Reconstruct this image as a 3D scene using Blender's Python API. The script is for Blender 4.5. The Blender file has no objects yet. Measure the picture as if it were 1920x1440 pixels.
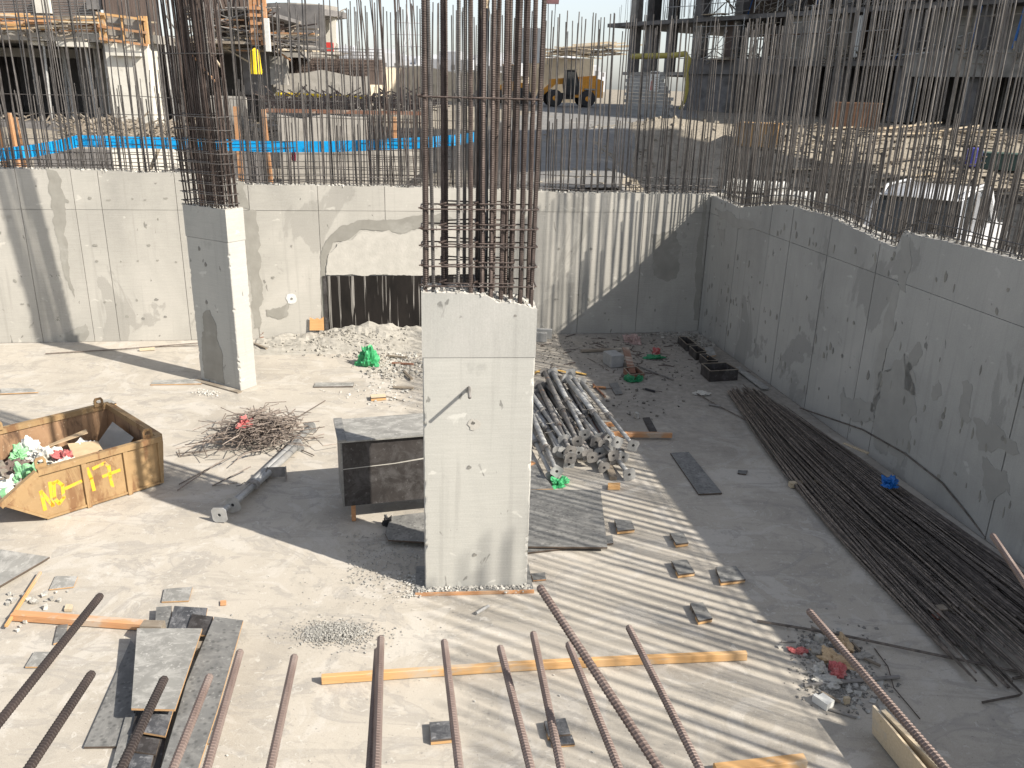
import bpy, math, random
from math import sin, cos, radians, pi, sqrt, atan2
from mathutils import Vector, Matrix, noise
random.seed(7)
R_ = random.random
U_ = random.uniform
sc = bpy.context.scene
COL = sc.collection
# ------------------------------------------------------------------ camera
CF, CP, CR, CH = 1575.0, radians(19.5), radians(1.5), 5.0
cfw = Vector((0, cos(CP), -sin(CP)))
_up = Vector((0, sin(CP), cos(CP)))
_rt = Vector((1, 0, 0))
crt = _rt * cos(CR) + _up * sin(CR)
cup = _up * cos(CR) - _rt * sin(CR)
EYE = Vector((0, 0, CH))
cd = bpy.data.cameras.new('camera')
cam = bpy.data.objects.new('camera', cd)
COL.objects.link(cam)
cd.sensor_width = 36
cd.lens = 36 * CF / 1920
cd.clip_start = 0.05
cd.clip_end = 6000
cam.matrix_world = Matrix(((crt.x, cup.x, -cfw.x, 0), (crt.y, cup.y, -cfw.y, 0), (crt.z, cup.z, -cfw.z, CH), (0, 0, 0, 1)))
sc.camera = cam
# ------------------------------------------------------------------ sky, sun, exposure
SAZ, SEL = radians(117.4), radians(37.5)
S = Vector((sin(SAZ) * cos(SEL), cos(SAZ) * cos(SEL), sin(SEL)))
w = bpy.data.worlds.new('World')
sc.world = w
w.use_nodes = True
nt = w.node_tree
nt.nodes.clear()
sky = nt.nodes.new('ShaderNodeTexSky')
sky.sky_type = 'NISHITA'
sky.sun_disc = False
sky.sun_elevation = SEL
sky.sun_rotation = SAZ
sky.air_density = 1.0
sky.dust_density = 1.1
sky.ozone_density = 2.5
bg = nt.nodes.new('ShaderNodeBackground')
bg.inputs[1].default_value = 0.115
wo = nt.nodes.new('ShaderNodeOutputWorld')
hs = nt.nodes.new('ShaderNodeHueSaturation')   # dusty, milky air: less colour in the sky
hs.inputs['Saturation'].default_value = 0.42
nt.links.new(sky.outputs[0], hs.inputs['Color'])
nt.links.new(hs.outputs[0], bg.inputs[0])
nt.links.new(bg.outputs[0], wo.inputs[0])
sl = bpy.data.lights.new('sun', 'SUN')
sl.energy = 5.0
sl.angle = radians(0.55)
sl.color = (1.0, 0.93, 0.82)
sun = bpy.data.objects.new('sun', sl)
COL.objects.link(sun)
sun.rotation_euler = S.to_track_quat('Z', 'Y').to_euler()
sun.location = (20, -10, 30)
sc.view_settings.view_transform = 'Standard'
sc.view_settings.look = 'None'
sc.view_settings.gamma = 1
sc.view_settings.exposure = 0.78
sc.cycles.max_bounces = 5
sc.cycles.diffuse_bounces = 3


# ------------------------------------------------------------------ helpers: photograph ray -> place
def ray(x, y):
    return cfw + crt * ((x - 960) / CF) - cup * ((y - 720) / CF)
def fl(x, y, z=0.0):
    d = ray(x, y)
    return EYE + d * ((z - CH) / d.z)
def at(x, y, Y):
    d = ray(x, y)
    return EYE + d * (Y / d.y)
def onp(x, y, p0, n):
    d = ray(x, y)
    return EYE + d * ((p0 - EYE).dot(n) / d.dot(n))


# ------------------------------------------------------------------ helpers: meshes
class MB:
    def __init__(s):
        s.v = []
        s.f = []
        s.m = []
    def add(s, v, f, mi=0):
        o = len(s.v)
        s.v += [tuple(p) for p in v]
        s.f += [tuple(i + o for i in q) for q in f]
        s.m += [mi] * len(f)
        return s
    def box(s, x0, x1, y0, y1, z0, z1, M=None, mi=0):
        v = [Vector((x, y, z)) for z in (z0, z1) for y in (y0, y1) for x in (x0, x1)]
        if M is not None:
            v = [M @ p for p in v]
        return s.add(v, [(0, 2, 3, 1), (4, 5, 7, 6), (0, 1, 5, 4), (2, 6, 7, 3), (0, 4, 6, 2), (1, 3, 7, 5)], mi)
    def bar(s, a, b, wd, h, mi=0, jit=0):
        # rectangular bar from a to b (centre line), wd sideways, h upwards
        a = Vector(a); b = Vector(b)
        d = (b - a).normalized()
        sd = d.cross(Vector((0, 0, 1)))
        if sd.length < 1e-4:
            sd = Vector((1, 0, 0))
        sd.normalize()
        u = sd.cross(d)
        v = []
        for p in (a, b):
            for i, j in ((-1, -1), (1, -1), (1, 1), (-1, 1)):
                v.append(p + sd * (i * wd / 2 + U_(-jit, jit)) + u * (j * h / 2 + U_(-jit, jit)))
        return s.add(v, [(3, 2, 1, 0), (4, 5, 6, 7), (0, 1, 5, 4), (1, 2, 6, 5), (2, 3, 7, 6), (3, 0, 4, 7)], mi)
    def tube(s, pts, r, n=6, cap=True, mi=0):
        pts = [Vector(p) for p in pts]
        rs = r if isinstance(r, (list, tuple)) else [r] * len(pts)
        d0 = (pts[1] - pts[0]).normalized()
        a = d0.cross(Vector((0, 0, 1)))
        if a.length < 1e-3:
            a = Vector((1, 0, 0))
        a.normalize()
        v = []
        L = len(pts)
        for i, p in enumerate(pts):
            d = (pts[min(i + 1, L - 1)] - pts[max(i - 1, 0)])
            if d.length > 1e-9:
                d.normalize()
                a2 = a - d * a.dot(d)
                if a2.length > 1e-4:
                    a = a2.normalized()
            else:
                d = d0
            b = d.cross(a)
            for k in range(n):
                t = 2 * pi * k / n
                v.append(p + (a * cos(t) + b * sin(t)) * rs[i])
        f = []
        for i in range(L - 1):
            for k in range(n):
                k2 = (k + 1) % n
                f.append((i * n + k, i * n + k2, (i + 1) * n + k2, (i + 1) * n + k))
        if cap:
            f.append(tuple(range(n - 1, -1, -1)))
            f.append(tuple((L - 1) * n + k for k in range(n)))
        return s.add(v, f, mi)
    def prism(s, poly, dv, mi=0, ms=None):
        # poly: list of 3d points (cap), dv: extrusion vector
        n = len(poly)
        dv = Vector(dv)
        a = [Vector(p) for p in poly]
        v = a + [p + dv for p in a]
        s.add(v, [tuple(range(n))], mi)
        o = len(s.v) - 2 * n
        s.f.append(tuple(o + n + i for i in range(n - 1, -1, -1))); s.m.append(mi)
        for i in range(n):
            j = (i + 1) % n
            s.f.append((o + j, o + i, o + n + i, o + n + j)); s.m.append(mi if ms is None else ms)
        return s
    def lathe(s, prof, n=16, M=None, mi=0):
        v = []
        for r, z in prof:
            for k in range(n):
                t = 2 * pi * k / n
                p = Vector((r * cos(t), r * sin(t), z))
                v.append(M @ p if M is not None else p)
        f = []
        L = len(prof)
        for i in range(L - 1):
            for k in range(n):
                k2 = (k + 1) % n
                f.append((i * n + k, i * n + k2, (i + 1) * n + k2, (i + 1) * n + k))
        f.append(tuple(range(n - 1, -1, -1)))
        f.append(tuple((L - 1) * n + k for k in range(n)))
        return s.add(v, f, mi)
    def rock(s, c, r, sq=(1, 1, 1), mi=0, jit=.3):
        v = []
        for x, y, z in ((-1, -1, -1), (1, -1, -1), (1, 1, -1), (-1, 1, -1), (-1, -1, 1), (1, -1, 1), (1, 1, 1), (-1, 1, 1)):
            v.append([x * .6 + U_(-jit, jit), y * .6 + U_(-jit, jit), z * .6 + U_(-jit, jit)])
        Q = Matrix.Rotation(U_(0, 6.28), 3, 'Z') @ Matrix.Rotation(U_(-.6, .6), 3, 'X')
        c = Vector(c)
        vv = [c + (Q @ Vector((p[0] * sq[0], p[1] * sq[1], p[2] * sq[2]))) * r for p in v]
        return s.add(vv, [(0, 3, 2, 1), (4, 5, 6, 7), (0, 1, 5, 4), (1, 2, 6, 5), (2, 3, 7, 6), (3, 0, 4, 7)], mi)
    def mesh(s, name, mats, smooth=False):
        me = bpy.data.meshes.new(name)
        me.from_pydata(s.v, [], s.f)
        for m in (mats if isinstance(mats, (list, tuple)) else [mats]):
            me.materials.append(m)
        if any(s.m):
            me.polygons.foreach_set('material_index', s.m)
        if smooth:
            me.polygons.foreach_set('use_smooth', [True] * len(me.polygons))
        me.update()
        return me
    def build(s, name, mats, parent=None, smooth=False, origin=None):
        if origin is not None:
            o0 = Vector(origin)
            s.v = [tuple(Vector(p) - o0) for p in s.v]
        o = link(name, s.mesh(name, mats, smooth), parent)
        if origin is not None:
            o.location = origin
        return o
def link(name, data, parent=None):
    o = bpy.data.objects.new(name, data)
    COL.objects.link(o)
    if parent is not None:
        o.parent = parent
    return o
def tag(o, label=None, cat=None, group=None, kind=None):
    if label: o['label'] = label
    if cat: o['category'] = cat
    if group: o['group'] = group
    if kind: o['kind'] = kind
    return o
def thing(name, label, cat, loc=(0, 0, 0), rz=0.0, group=None, M=None):
    o = link(name, None)
    o.empty_display_size = .1
    if M is not None:
        o.matrix_world = M
    else:
        o.location = loc
        o.rotation_euler = (0, 0, rz)
    return tag(o, label, cat, group)
def struct(o):
    o['kind'] = 'structure'
    return o
def frame(o, ex, ez=(0, 0, 1)):
    ex = Vector(ex).normalized(); ez = Vector(ez).normalized()
    ey = ez.cross(ex).normalized()
    ex = ey.cross(ez)
    M = Matrix((ex, ey, ez)).transposed().to_4x4()
    M.translation = Vector(o)
    return M
def ragged(poly, step, amp):
    # irregular outline with big and small wobbles
    out = []; sd = U_(0, 99)
    n = len(poly)
    cx = sum(p[0] for p in poly) / n; cy = sum(p[1] for p in poly) / n
    for i in range(n):
        a = Vector(poly[i]); b = Vector(poly[(i + 1) % n])
        k = max(1, int((b - a).length / step))
        for j in range(k):
            p = a.lerp(b, j / k)
            q = Vector((p.x * 4, p.y * 4, sd)); q2 = Vector((p.x * 17, p.y * 17, sd))
            dx = noise.noise(q) * amp * 2.2 + noise.noise(q2) * amp * .8
            dy = noise.noise(q + Vector((0, 0, 7))) * amp * 2.2 + noise.noise(q2 + Vector((0, 0, 7))) * amp * .8
            out.append(Vector((p.x + dx, p.y + dy)))
    return out
def subdiv(poly, step, jit):
    # irregular outline from a coarse closed 2d outline
    out = []
    n = len(poly)
    for i in range(n):
        a = Vector(poly[i]); b = Vector(poly[(i + 1) % n])
        k = max(1, int((b - a).length / step))
        for j in range(k):
            p = a.lerp(b, j / k)
            out.append(Vector((p.x + U_(-jit, jit), p.y + U_(-jit, jit))))
    return out


# ------------------------------------------------------------------ materials
class NT:
    def __init__(s, name):
        s.m = bpy.data.materials.new(name)
        s.m.use_nodes = True
        s.t = s.m.node_tree
        s.b = s.t.nodes['Principled BSDF']
        s.tc = s.n('ShaderNodeTexCoord')
    def n(s, k):
        return s.t.nodes.new(k)
    def l(s, a, b):
        s.t.links.new(a, b)
    def vec(s, scale=(1, 1, 1), src='Object', rot=(0, 0, 0)):
        mp = s.n('ShaderNodeMapping')
        mp.inputs['Scale'].default_value = scale
        mp.inputs['Rotation'].default_value = rot
        s.l(s.tc.outputs[src], mp.inputs['Vector'])
        return mp.outputs[0]
    def noise(s, scale, detail=5, vec=None, rough=.55, dist=0):
        t = s.n('ShaderNodeTexNoise')
        t.inputs['Scale'].default_value = scale
        t.inputs['Detail'].default_value = detail
        t.inputs['Roughness'].default_value = rough
        t.inputs['Distortion'].default_value = dist
        s.l(vec if vec is not None else s.vec(), t.inputs['Vector'])
        return t.outputs['Fac']
    def ramp(s, fac, stops):
        r = s.n('ShaderNodeValToRGB')
        e = r.color_ramp.elements
        while len(e) < len(stops):
            e.new(.5)
        for q, (p, c) in zip(e, stops):
            q.position = p
            q.color = (c, c, c, 1) if isinstance(c, (int, float)) else (*c, 1)
        s.l(fac, r.inputs[0])
        return r.outputs[0]
    def mix(s, fac, a, b, mode='MIX'):
        m = s.n('ShaderNodeMix')
        m.data_type = 'RGBA'
        m.blend_type = mode
        for k, v in ((0, fac), (6, a), (7, b)):
            if hasattr(v, 'is_linked'):
                s.l(v, m.inputs[k])
            elif k == 0:
                m.inputs[0].default_value = v
            else:
                m.inputs[k].default_value = (v, v, v, 1) if isinstance(v, (int, float)) else (*v, 1)
        return m.outputs[2]
    def rnd(s):
        o = s.n('ShaderNodeObjectInfo')
        return o.outputs['Random']
    def vary(s, col, a):
        return s.mix(1.0, col, s.ramp(s.rnd(), [(0, 1 - a), (1, 1 + a * .6)]), 'MULTIPLY')
    def out(s, col, rough=.8, bump=None, bs=.2, bd=.02, metal=0, spec=.4):
        if hasattr(col, 'is_linked'):
            s.l(col, s.b.inputs['Base Color'])
        else:
            s.b.inputs['Base Color'].default_value = (*col, 1)
        if hasattr(rough, 'is_linked'):
            s.l(rough, s.b.inputs['Roughness'])
        else:
            s.b.inputs['Roughness'].default_value = rough
        s.b.inputs['Metallic'].default_value = metal
        s.b.inputs['Specular IOR Level'].default_value = spec
        if bump is not None:
            bn = s.n('ShaderNodeBump')
            bn.inputs['Strength'].default_value = bs
            bn.inputs['Distance'].default_value = bd
            s.l(bump, bn.inputs['Height'])
            s.l(bn.outputs[0], s.b.inputs['Normal'])
        return s.m
def simple(name, c1, c2, scale=6, rough=.8, bump=.2, vary=.1, metal=0, stretch=(1, 1, 1), c3=None, s3=1.5, lo=.55, spec=.4, bd=.01):
    t = NT(name)
    n1 = t.noise(scale, 6, t.vec(stretch))
    col = t.ramp(n1, [(.3, c1), (.7, c2)])
    if c3 is not None:
        n2 = t.noise(s3, 4, t.vec(stretch), .6, .3)
        col = t.mix(t.ramp(n2, [(lo, 0.0), (lo + .12, 1.0)]), col, c3)
    if vary:
        col = t.vary(col, vary)
    return t.out(col, rough, t.noise(scale * 5, 4, t.vec(stretch)), bump, bd, metal, spec)
def concrete_wall(name, base, dark, light, grain_h=True, stain=.5):
    t = NT(name)
    big = t.noise(.55, 5, t.vec((1, 1, .8)), .6, .4)
    col = t.ramp(big, [(.32, dark), (.5, base), (.68, light)])
    # board grain from the shuttering
    gv = t.vec((1.2, 1.2, 26) if grain_h else (20, 20, 1.2))
    g = t.noise(2.2, 5, gv, .6)
    col = t.mix(.2 if grain_h else .1, col, t.ramp(g, [(.35, tuple(x * .72 for x in base)), (.65, tuple(min(1, x * 1.15) for x in base))]))
    # drips running down
    d = t.noise(3.0, 4, t.vec((3.2, 3.2, .16)), .55, .2)
    col = t.mix(t.ramp(d, [(.56, 0.0), (.68, .3)]), col, tuple(x * .66 for x in base))
    # damp mortar patches with clear outlines
    p = t.noise(.75, 5, t.vec((1, 1, .75)), .62, .5)
    col = t.mix(t.ramp(p, [(.59, 0.0), (.61, stain)]), col, tuple(x * .66 for x in base))
    # scuffs, chips
    k = t.noise(7.5, 3, t.vec((1, 1, .55)), .5, .6)
    col = t.mix(t.ramp(k, [(.69, 0.0), (.72, .8)]), col, tuple(x * .42 for x in base))
    k2 = t.noise(5.0, 3, t.vec((.9, .9, 1.3)), .5, .5)
    col = t.mix(t.ramp(k2, [(.68, 0.0), (.72, .6)]), col, tuple(min(1, x * 1.35) for x in base))
    fine = t.noise(70, 3)
    col = t.mix(.16, col, t.ramp(fine, [(.3, .1), (.7, .7)]), 'SOFT_LIGHT')
    col = t.vary(col, .06)
    bm = t.mix(.5, t.noise(45, 4), g)
    return t.out(col, .88, bm, .3, .006, spec=.25)
m_wall = concrete_wall('board marked concrete', (.40, .385, .35), (.31, .30, .275), (.47, .45, .41))
m_wallr = concrete_wall('shuttered concrete smooth', (.37, .365, .345), (.29, .285, .27), (.43, .42, .395), False, .55)
m_colc = concrete_wall('column concrete', (.43, .425, .395), (.36, .355, .335), (.48, .47, .435), True, .35)
m_colg = concrete_wall('column concrete upper pour', (.40, .395, .37), (.33, .33, .31), (.45, .44, .415), False, .4)
m_mortar = simple('damp mortar skim', (.235, .225, .20), (.29, .28, .25), 4, .9, .3, .08, c3=(.33, .32, .29), lo=.56)
m_mortar2 = simple('damp wall patch', (.29, .284, .265), (.335, .328, .305), 4, .9, .3, .08)
m_mortarl = simple('pale mortar skim', (.38, .365, .33), (.46, .44, .40), 5, .9, .4, .06)
m_joint = simple('dark joint concrete', (.17, .165, .15), (.25, .24, .22), 9, .95, .5, 0)  # darker concrete tone, used on some of the tie holes
m_crumb = simple('broken concrete', (.36, .35, .32), (.52, .50, .46), 14, .95, .6, .08)
def floor_mat():
    t = NT('concrete slab floor')
    big = t.noise(.33, 6, None, .62, .8)
    col = t.ramp(big, [(.3, (.325, .295, .252)), (.45, (.40, .366, .315)), (.56, (.435, .398, .343)), (.7, (.37, .338, .293))])
    mid = t.noise(1.4, 6, None, .68, 1.2)
    col = t.mix(t.ramp(mid, [(.52, 0.0), (.58, .7)]), col, (.475, .445, .40))
    col = t.mix(t.ramp(mid, [(.36, .55), (.43, 0.0)]), col, (.305, .283, .25))
    trk = t.noise(.8, 5, t.vec((1, 6, 1), rot=(0, 0, .9)), .6, .9)
    col = t.mix(t.ramp(trk, [(.56, 0.0), (.62, .35), (.7, 0.0)]), col, (.28, .262, .235))
    cr_ = t.n('ShaderNodeTexVoronoi'); cr_.feature = 'DISTANCE_TO_EDGE'; cr_.inputs['Scale'].default_value = .33; t.l(t.vec(), cr_.inputs['Vector'])
    col = t.mix(t.ramp(cr_.outputs['Distance'], [(.0, .0), (.004, .0)]), col, (.2, .19, .17))
    m2 = t.noise(.9, 5, t.vec((1, 1.7, 1), rot=(0, 0, .5)), .6, 2.2)
    col = t.mix(t.ramp(m2, [(.55, 0.0), (.585, .6), (.66, .15)]), col, (.30, .282, .258))
    sm = t.noise(5.5, 6, None, .7, .6)
    col = t.mix(t.ramp(sm, [(.58, 0.0), (.7, .5)]), col, (.30, .285, .255))
    col = t.mix(t.ramp(sm, [(.28, .5), (.4, 0.0)]), col, (.50, .47, .42))
    sp = t.noise(38, 3, None, .6)
    col = t.mix(t.ramp(sp, [(.66, 0.0), (.72, .7)]), col, (.20, .19, .175))
    # cement splashes and drips
    cs = t.noise(11, 4, None, .6, 1.5)
    col = t.mix(t.ramp(cs, [(.63, 0.0), (.66, .55)]), col, (.53, .505, .46))
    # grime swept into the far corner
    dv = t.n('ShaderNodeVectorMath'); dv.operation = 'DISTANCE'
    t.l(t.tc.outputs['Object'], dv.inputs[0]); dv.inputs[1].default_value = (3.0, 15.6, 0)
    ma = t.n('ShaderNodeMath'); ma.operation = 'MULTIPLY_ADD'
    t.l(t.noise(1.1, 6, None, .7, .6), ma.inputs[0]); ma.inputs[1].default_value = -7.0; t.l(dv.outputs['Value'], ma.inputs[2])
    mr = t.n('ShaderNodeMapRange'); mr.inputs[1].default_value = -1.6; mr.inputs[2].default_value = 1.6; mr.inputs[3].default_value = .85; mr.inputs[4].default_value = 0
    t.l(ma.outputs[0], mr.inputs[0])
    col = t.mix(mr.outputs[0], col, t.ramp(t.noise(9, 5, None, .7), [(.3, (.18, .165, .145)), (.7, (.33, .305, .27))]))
    col = t.mix(.22, col, t.ramp(t.noise(120, 2), [(.3, .15), (.7, .75)]), 'SOFT_LIGHT')
    return t.out(col, .9, t.mix(.4, t.noise(60, 4), sm), .25, .006, spec=.2)
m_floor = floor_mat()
def rust_mat(name, a, b, c, rough=.6, metal=.35, sc_=30, vary=.25):
    t = NT(name)
    col = t.ramp(t.noise(sc_, 4, t.vec((1, 1, .25))), [(.3, a), (.5, b), (.72, c)])
    col = t.vary(col, vary)
    return t.out(col, rough, t.noise(sc_ * 5, 3), .25, .003, metal, .5)
m_rebar = rust_mat('weathered rebar', (.078, .071, .067), (.125, .115, .109), (.19, .175, .165), .42, .5)
m_rebard = rust_mat('dark rusty rebar', (.045, .034, .03), (.085, .064, .056), (.14, .108, .094), .5, .4)
m_rebarn = rust_mat('near rusty rebar', (.12, .082, .07), (.18, .135, .118), (.24, .192, .17), .6, .25, 22, .12)
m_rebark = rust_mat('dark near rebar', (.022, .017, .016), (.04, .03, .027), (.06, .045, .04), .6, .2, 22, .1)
m_rebarg = rust_mat('grey rebar offcut', (.13, .10, .085), (.20, .165, .14), (.27, .22, .185), .6, .25, 22, .25)
m_rebarf = rust_mat('stacked rebar in bundle', (.075, .064, .057), (.14, .118, .102), (.25, .21, .18), .55, .3, 12, .45)
m_galv = simple('galvanised prop steel', (.30, .30, .295), (.46, .46, .45), 9, .5, .15, .18, .25, c3=(.42, .40, .36), s3=4, lo=.6)
m_galvd = simple('dull prop steel', (.17, .16, .15), (.29, .275, .26), 10, .6, .2, .2, .2, c3=(.30, .20, .14), s3=5, lo=.6)
m_red = simple('faded red painted steel', (.30, .11, .085), (.36, .19, .15), 9, .6, .2, .1, .1)
def ply_mat(name, a, b, smear, dots=True, amt=.6):
    t = NT(name)
    col = t.ramp(t.noise(3, 6, None, .65, .5), [(.3, a), (.7, b)])
    s1 = t.noise(4.5, 7, t.vec((1, 1.8, 1)), .75, .5)
    col = t.mix(t.ramp(s1, [(.46, 0.0), (.62, amt)]), col, smear)
    s2 = t.noise(22, 5, t.vec((1, 1, 1)), .6)
    col = t.mix(t.ramp(s2, [(.6, 0.0), (.68, .55)]), col, tuple(min(1, x * 1.3) for x in smear))
    if dots:
        vo = t.n('ShaderNodeTexVoronoi')
        vo.inputs['Scale'].default_value = 17
        vo.inputs['Randomness'].default_value = .9
        t.l(t.vec(), vo.inputs['Vector'])
        col = t.mix(t.ramp(vo.outputs['Distance'], [(.12, .5), (.36, 0.0)]), col, tuple(x * .35 for x in a))
    col = t.vary(col, .16)
    return t.out(col, .6, t.noise(35, 4), .15, .004, spec=.4)
m_plyg = ply_mat('grey cement stained plywood', (.115, .115, .112), (.20, .198, .19), (.275, .27, .255))
m_plyl = ply_mat('pale cement smeared plywood', (.20, .197, .185), (.29, .285, .265), (.42, .41, .385), False, .8)
m_plyd = ply_mat('dark film faced plywood', (.022, .019, .018), (.05, .044, .042), (.12, .115, .115), False, .5)
m_plyb = ply_mat('blue grey wet film plywood', (.035, .037, .042), (.09, .092, .10), (.26, .26, .265), False, .5)
def drip_mat():
    t = NT('black shutter board with cement drips')
    col = t.ramp(t.noise(5, 5, t.vec((1, 1, .3))), [(.3, (.009, .008, .0075)), (.7, (.02, .017, .0155))])
    d = t.noise(5.2, 3, t.vec((2.2, 2.2, .035)), .6, .1)
    col = t.mix(t.ramp(d, [(.59, 0.0), (.605, .85), (.63, .1), (.70, .6)]), col, (.42, .40, .37))
    d2 = t.noise(13, 3, t.vec((2.2, 2.2, .07)), .6, .1)
    col = t.mix(t.ramp(d2, [(.66, 0.0), (.70, .6)]), col, (.36, .34, .31))
    return t.out(col, .7, d2, .2, .004, spec=.15)
m_drip = drip_mat()
def wood_mat(name, a, b, c=None, stretch=(1, 14, 14)):
    t = NT(name)
    g = t.noise(3.2, 6, t.vec(stretch), .6, .7)
    col = t.ramp(g, [(.3, a), (.7, b)])
    if c is not None:
        col = t.mix(t.ramp(t.noise(2.2, 4, None, .6, .5), [(.5, 0.0), (.66, .8)]), col, c)
    ce = t.noise(3.1, 6, t.vec((.6, 1.5, 1.5)), .7, .6)
    col = t.mix(t.ramp(ce, [(.55, 0.0), (.63, .65)]), col, (.42, .38, .32))
    kn = t.noise(9, 2, t.vec((.7, 2, 2)))
    col = t.mix(t.ramp(kn, [(.72, 0.0), (.76, .7)]), col, tuple(x * .4 for x in a))
    col = t.vary(col, .15)
    return t.out(col, .75, g, .2, .004, spec=.3)
m_wood = wood_mat('yellow timber', (.47, .27, .115), (.60, .37, .17), (.50, .34, .19))
m_woodo = wood_mat('orange timber', (.40, .20, .095), (.52, .28, .14), (.42, .28, .18))
m_woodp = wood_mat('pale dusty timber', (.44, .36, .25), (.56, .47, .34), (.50, .44, .36))
m_woodg = wood_mat('grey old timber', (.17, .14, .11), (.27, .23, .18), (.30, .27, .23))
m_woodb = wood_mat('brown wet timber', (.15, .075, .05), (.23, .12, .08), (.26, .19, .15))
m_edge = simple('raw plywood edge', (.40, .24, .12), (.52, .33, .17), 20, .85, .2, .1, stretch=(1, 1, 6))
m_edged = simple('dark plywood edge', (.06, .045, .035), (.12, .09, .07), 20, .85, .2, .1, stretch=(1, 1, 6))
def skip_mat(name, inner=False):
    t = NT(name)
    a, b = ((.27, .18, .09), (.35, .232, .116)) if not inner else ((.25, .15, .085), (.36, .225, .13))
    col = t.ramp(t.noise(3.5, 6, None, .65, .4), [(.3, a), (.7, b)])
    r = t.noise(2.4, 6, t.vec((2.2, 2.2, .7)), .65, .5)
    col = t.mix(t.ramp(r, [(.5, 0.0), (.62, .85 if not inner else 1.0)]), col, (.17, .085, .04) if not inner else (.11, .065, .04))
    sp = t.noise(30, 4, None, .6)
    col = t.mix(t.ramp(sp, [(.62, 0.0), (.68, .7)]), col, (.40, .30, .20))
    return t.out(col, .62, t.noise(40, 4), .2, .004, .05, .4)
m_skip = skip_mat('ochre skip paint')
m_skipi = skip_mat('rusty skip inside', True)
m_ypaint = simple('yellow spray paint', (.66, .36, .02), (.74, .42, .035), 12, .6, .1, 0, c3=(.38, .25, .12), s3=11, lo=.54)
def plain(name, c, rough=.6, metal=0, v=.06, spec=.4):
    return simple(name, tuple(x * .85 for x in c), tuple(min(1, x * 1.12) for x in c), 8, rough, .15, v, metal, spec=spec)
m_green = plain('green plastic bag', (.05, .33, .13), .5)
m_lgreen = plain('light green plastic', (.24, .50, .26), .5)
m_dgreen = plain('dark green bottle plastic', (.02, .20, .085), .35)
m_rose = simple('red printed bag', (.40, .09, .09), (.46, .15, .14), 14, .7, .2, .1, c3=(.42, .34, .31), s3=7, lo=.52)
m_white = simple('white plastic', (.56, .56, .54), (.70, .70, .67), 8, .55, .15, .06, c3=(.45, .43, .39), s3=4, lo=.6)
m_offw = plain('dirty white sacking', (.52, .50, .45), .8)
m_card = plain('cardboard', (.46, .34, .21), .85)
m_black = plain('black rubber', (.018, .018, .02), .55)
m_blk = plain('black polythene pipe', (.014, .016, .02), .4)
m_blue = plain('bright blue waterstop', (.006, .31, .68), .45)
m_bluebag = plain('blue plastic bag', (.015, .13, .42), .4)
m_orangeb = simple('orange plywood', (.50, .27, .11), (.60, .34, .15), 5, .8, .2, 0, stretch=(1, 1, 8))
m_yellow = plain('yellow plastic', (.80, .56, .02), .5)
m_yeld = plain('dull yellow sleeve', (.36, .31, .08), .7)
m_machine = plain('orange yellow machine paint', (.62, .27, .025), .45)
m_glass = simple('dark car glass', (.02, .025, .028), (.035, .04, .045), 3, .08, 0, 0, 0, spec=.8)
m_carw = plain('silver white car paint', (.62, .63, .65), .25, .1, .02, .6)
m_cloth = plain('beige glove', (.42, .34, .24), .9)
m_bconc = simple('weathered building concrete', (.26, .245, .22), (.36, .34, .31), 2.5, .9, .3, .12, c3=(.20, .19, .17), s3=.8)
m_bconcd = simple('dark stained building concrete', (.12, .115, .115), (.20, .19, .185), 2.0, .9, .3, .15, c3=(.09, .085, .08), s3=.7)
m_bwhite = simple('white plastered column', (.55, .53, .47), (.64, .61, .55), 4, .85, .2, .05, c3=(.42, .40, .35), s3=1.2, lo=.6)
m_fence = simple('brown shutter boards', (.10, .075, .065), (.17, .13, .11), 4, .85, .2, .1, stretch=(3, 3, .3))
m_block = simple('concrete block', (.27, .27, .265), (.35, .35, .34), 9, .95, .5, .16)
m_sand = simple('sandy plaster wall', (.50, .43, .32), (.58, .50, .38), 3, .9, .2, .05)
m_far = plain('haze tinted far building', (.50, .51, .53), .9, 0, .2)  # pale haze of distance put into the colour of far houses and pylon
m_asph = simple('compacted grey road', (.155, .152, .148), (.215, .21, .20), 3, .95, .4, 0, c3=(.27, .255, .23), s3=.6)
def soil_mat():
    t = NT('sandy soil')
    col = t.ramp(t.noise(.6, 7, None, .65, .4), [(.3, (.20, .178, .145)), (.55, (.29, .258, .21)), (.75, (.35, .315, .26))])
    col = t.mix(t.ramp(t.noise(5, 5, None, .65), [(.52, 0.0), (.66, .8)]), col, (.20, .178, .145))
    return t.out(col, .95, t.noise(9, 6), .8, .08, spec=.15)
m_soil = soil_mat()
m_rubble = simple('grey rubble dust', (.26, .245, .215), (.38, .36, .32), 9, .95, .6, .05)
m_gravel = simple('grey gravel stone', (.33, .32, .295), (.46, .445, .41), 40, .95, .4, .15)
m_purple = plain('purple blue plastic', (.10, .10, .42), .4)
m_brownb = plain('brown painted box', (.25, .14, .085), .7)
m_redp = plain('red plastic', (.55, .05, .04), .5)
m_maroon = plain('maroon cloth', (.22, .02, .05), .8)
m_pipeb = plain('blue painted prop', (.03, .14, .42), .5)
m_tape = plain('orange yellow strap', (.58, .36, .10), .7)


# ================================================================== SETTING
def interp(tab, u):
    if u <= tab[0][0]: return tab[0][1]
    for (a, za), (b, zb) in zip(tab, tab[1:]):
        if u <= b:
            return za + (zb - za) * (u - a) / max(1e-6, b - a)
    return tab[-1][1]
def sst(a, b, x):
    t = max(0, min(1, (x - a) / (b - a)))
    return t * t * (3 - 2 * t)
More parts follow.
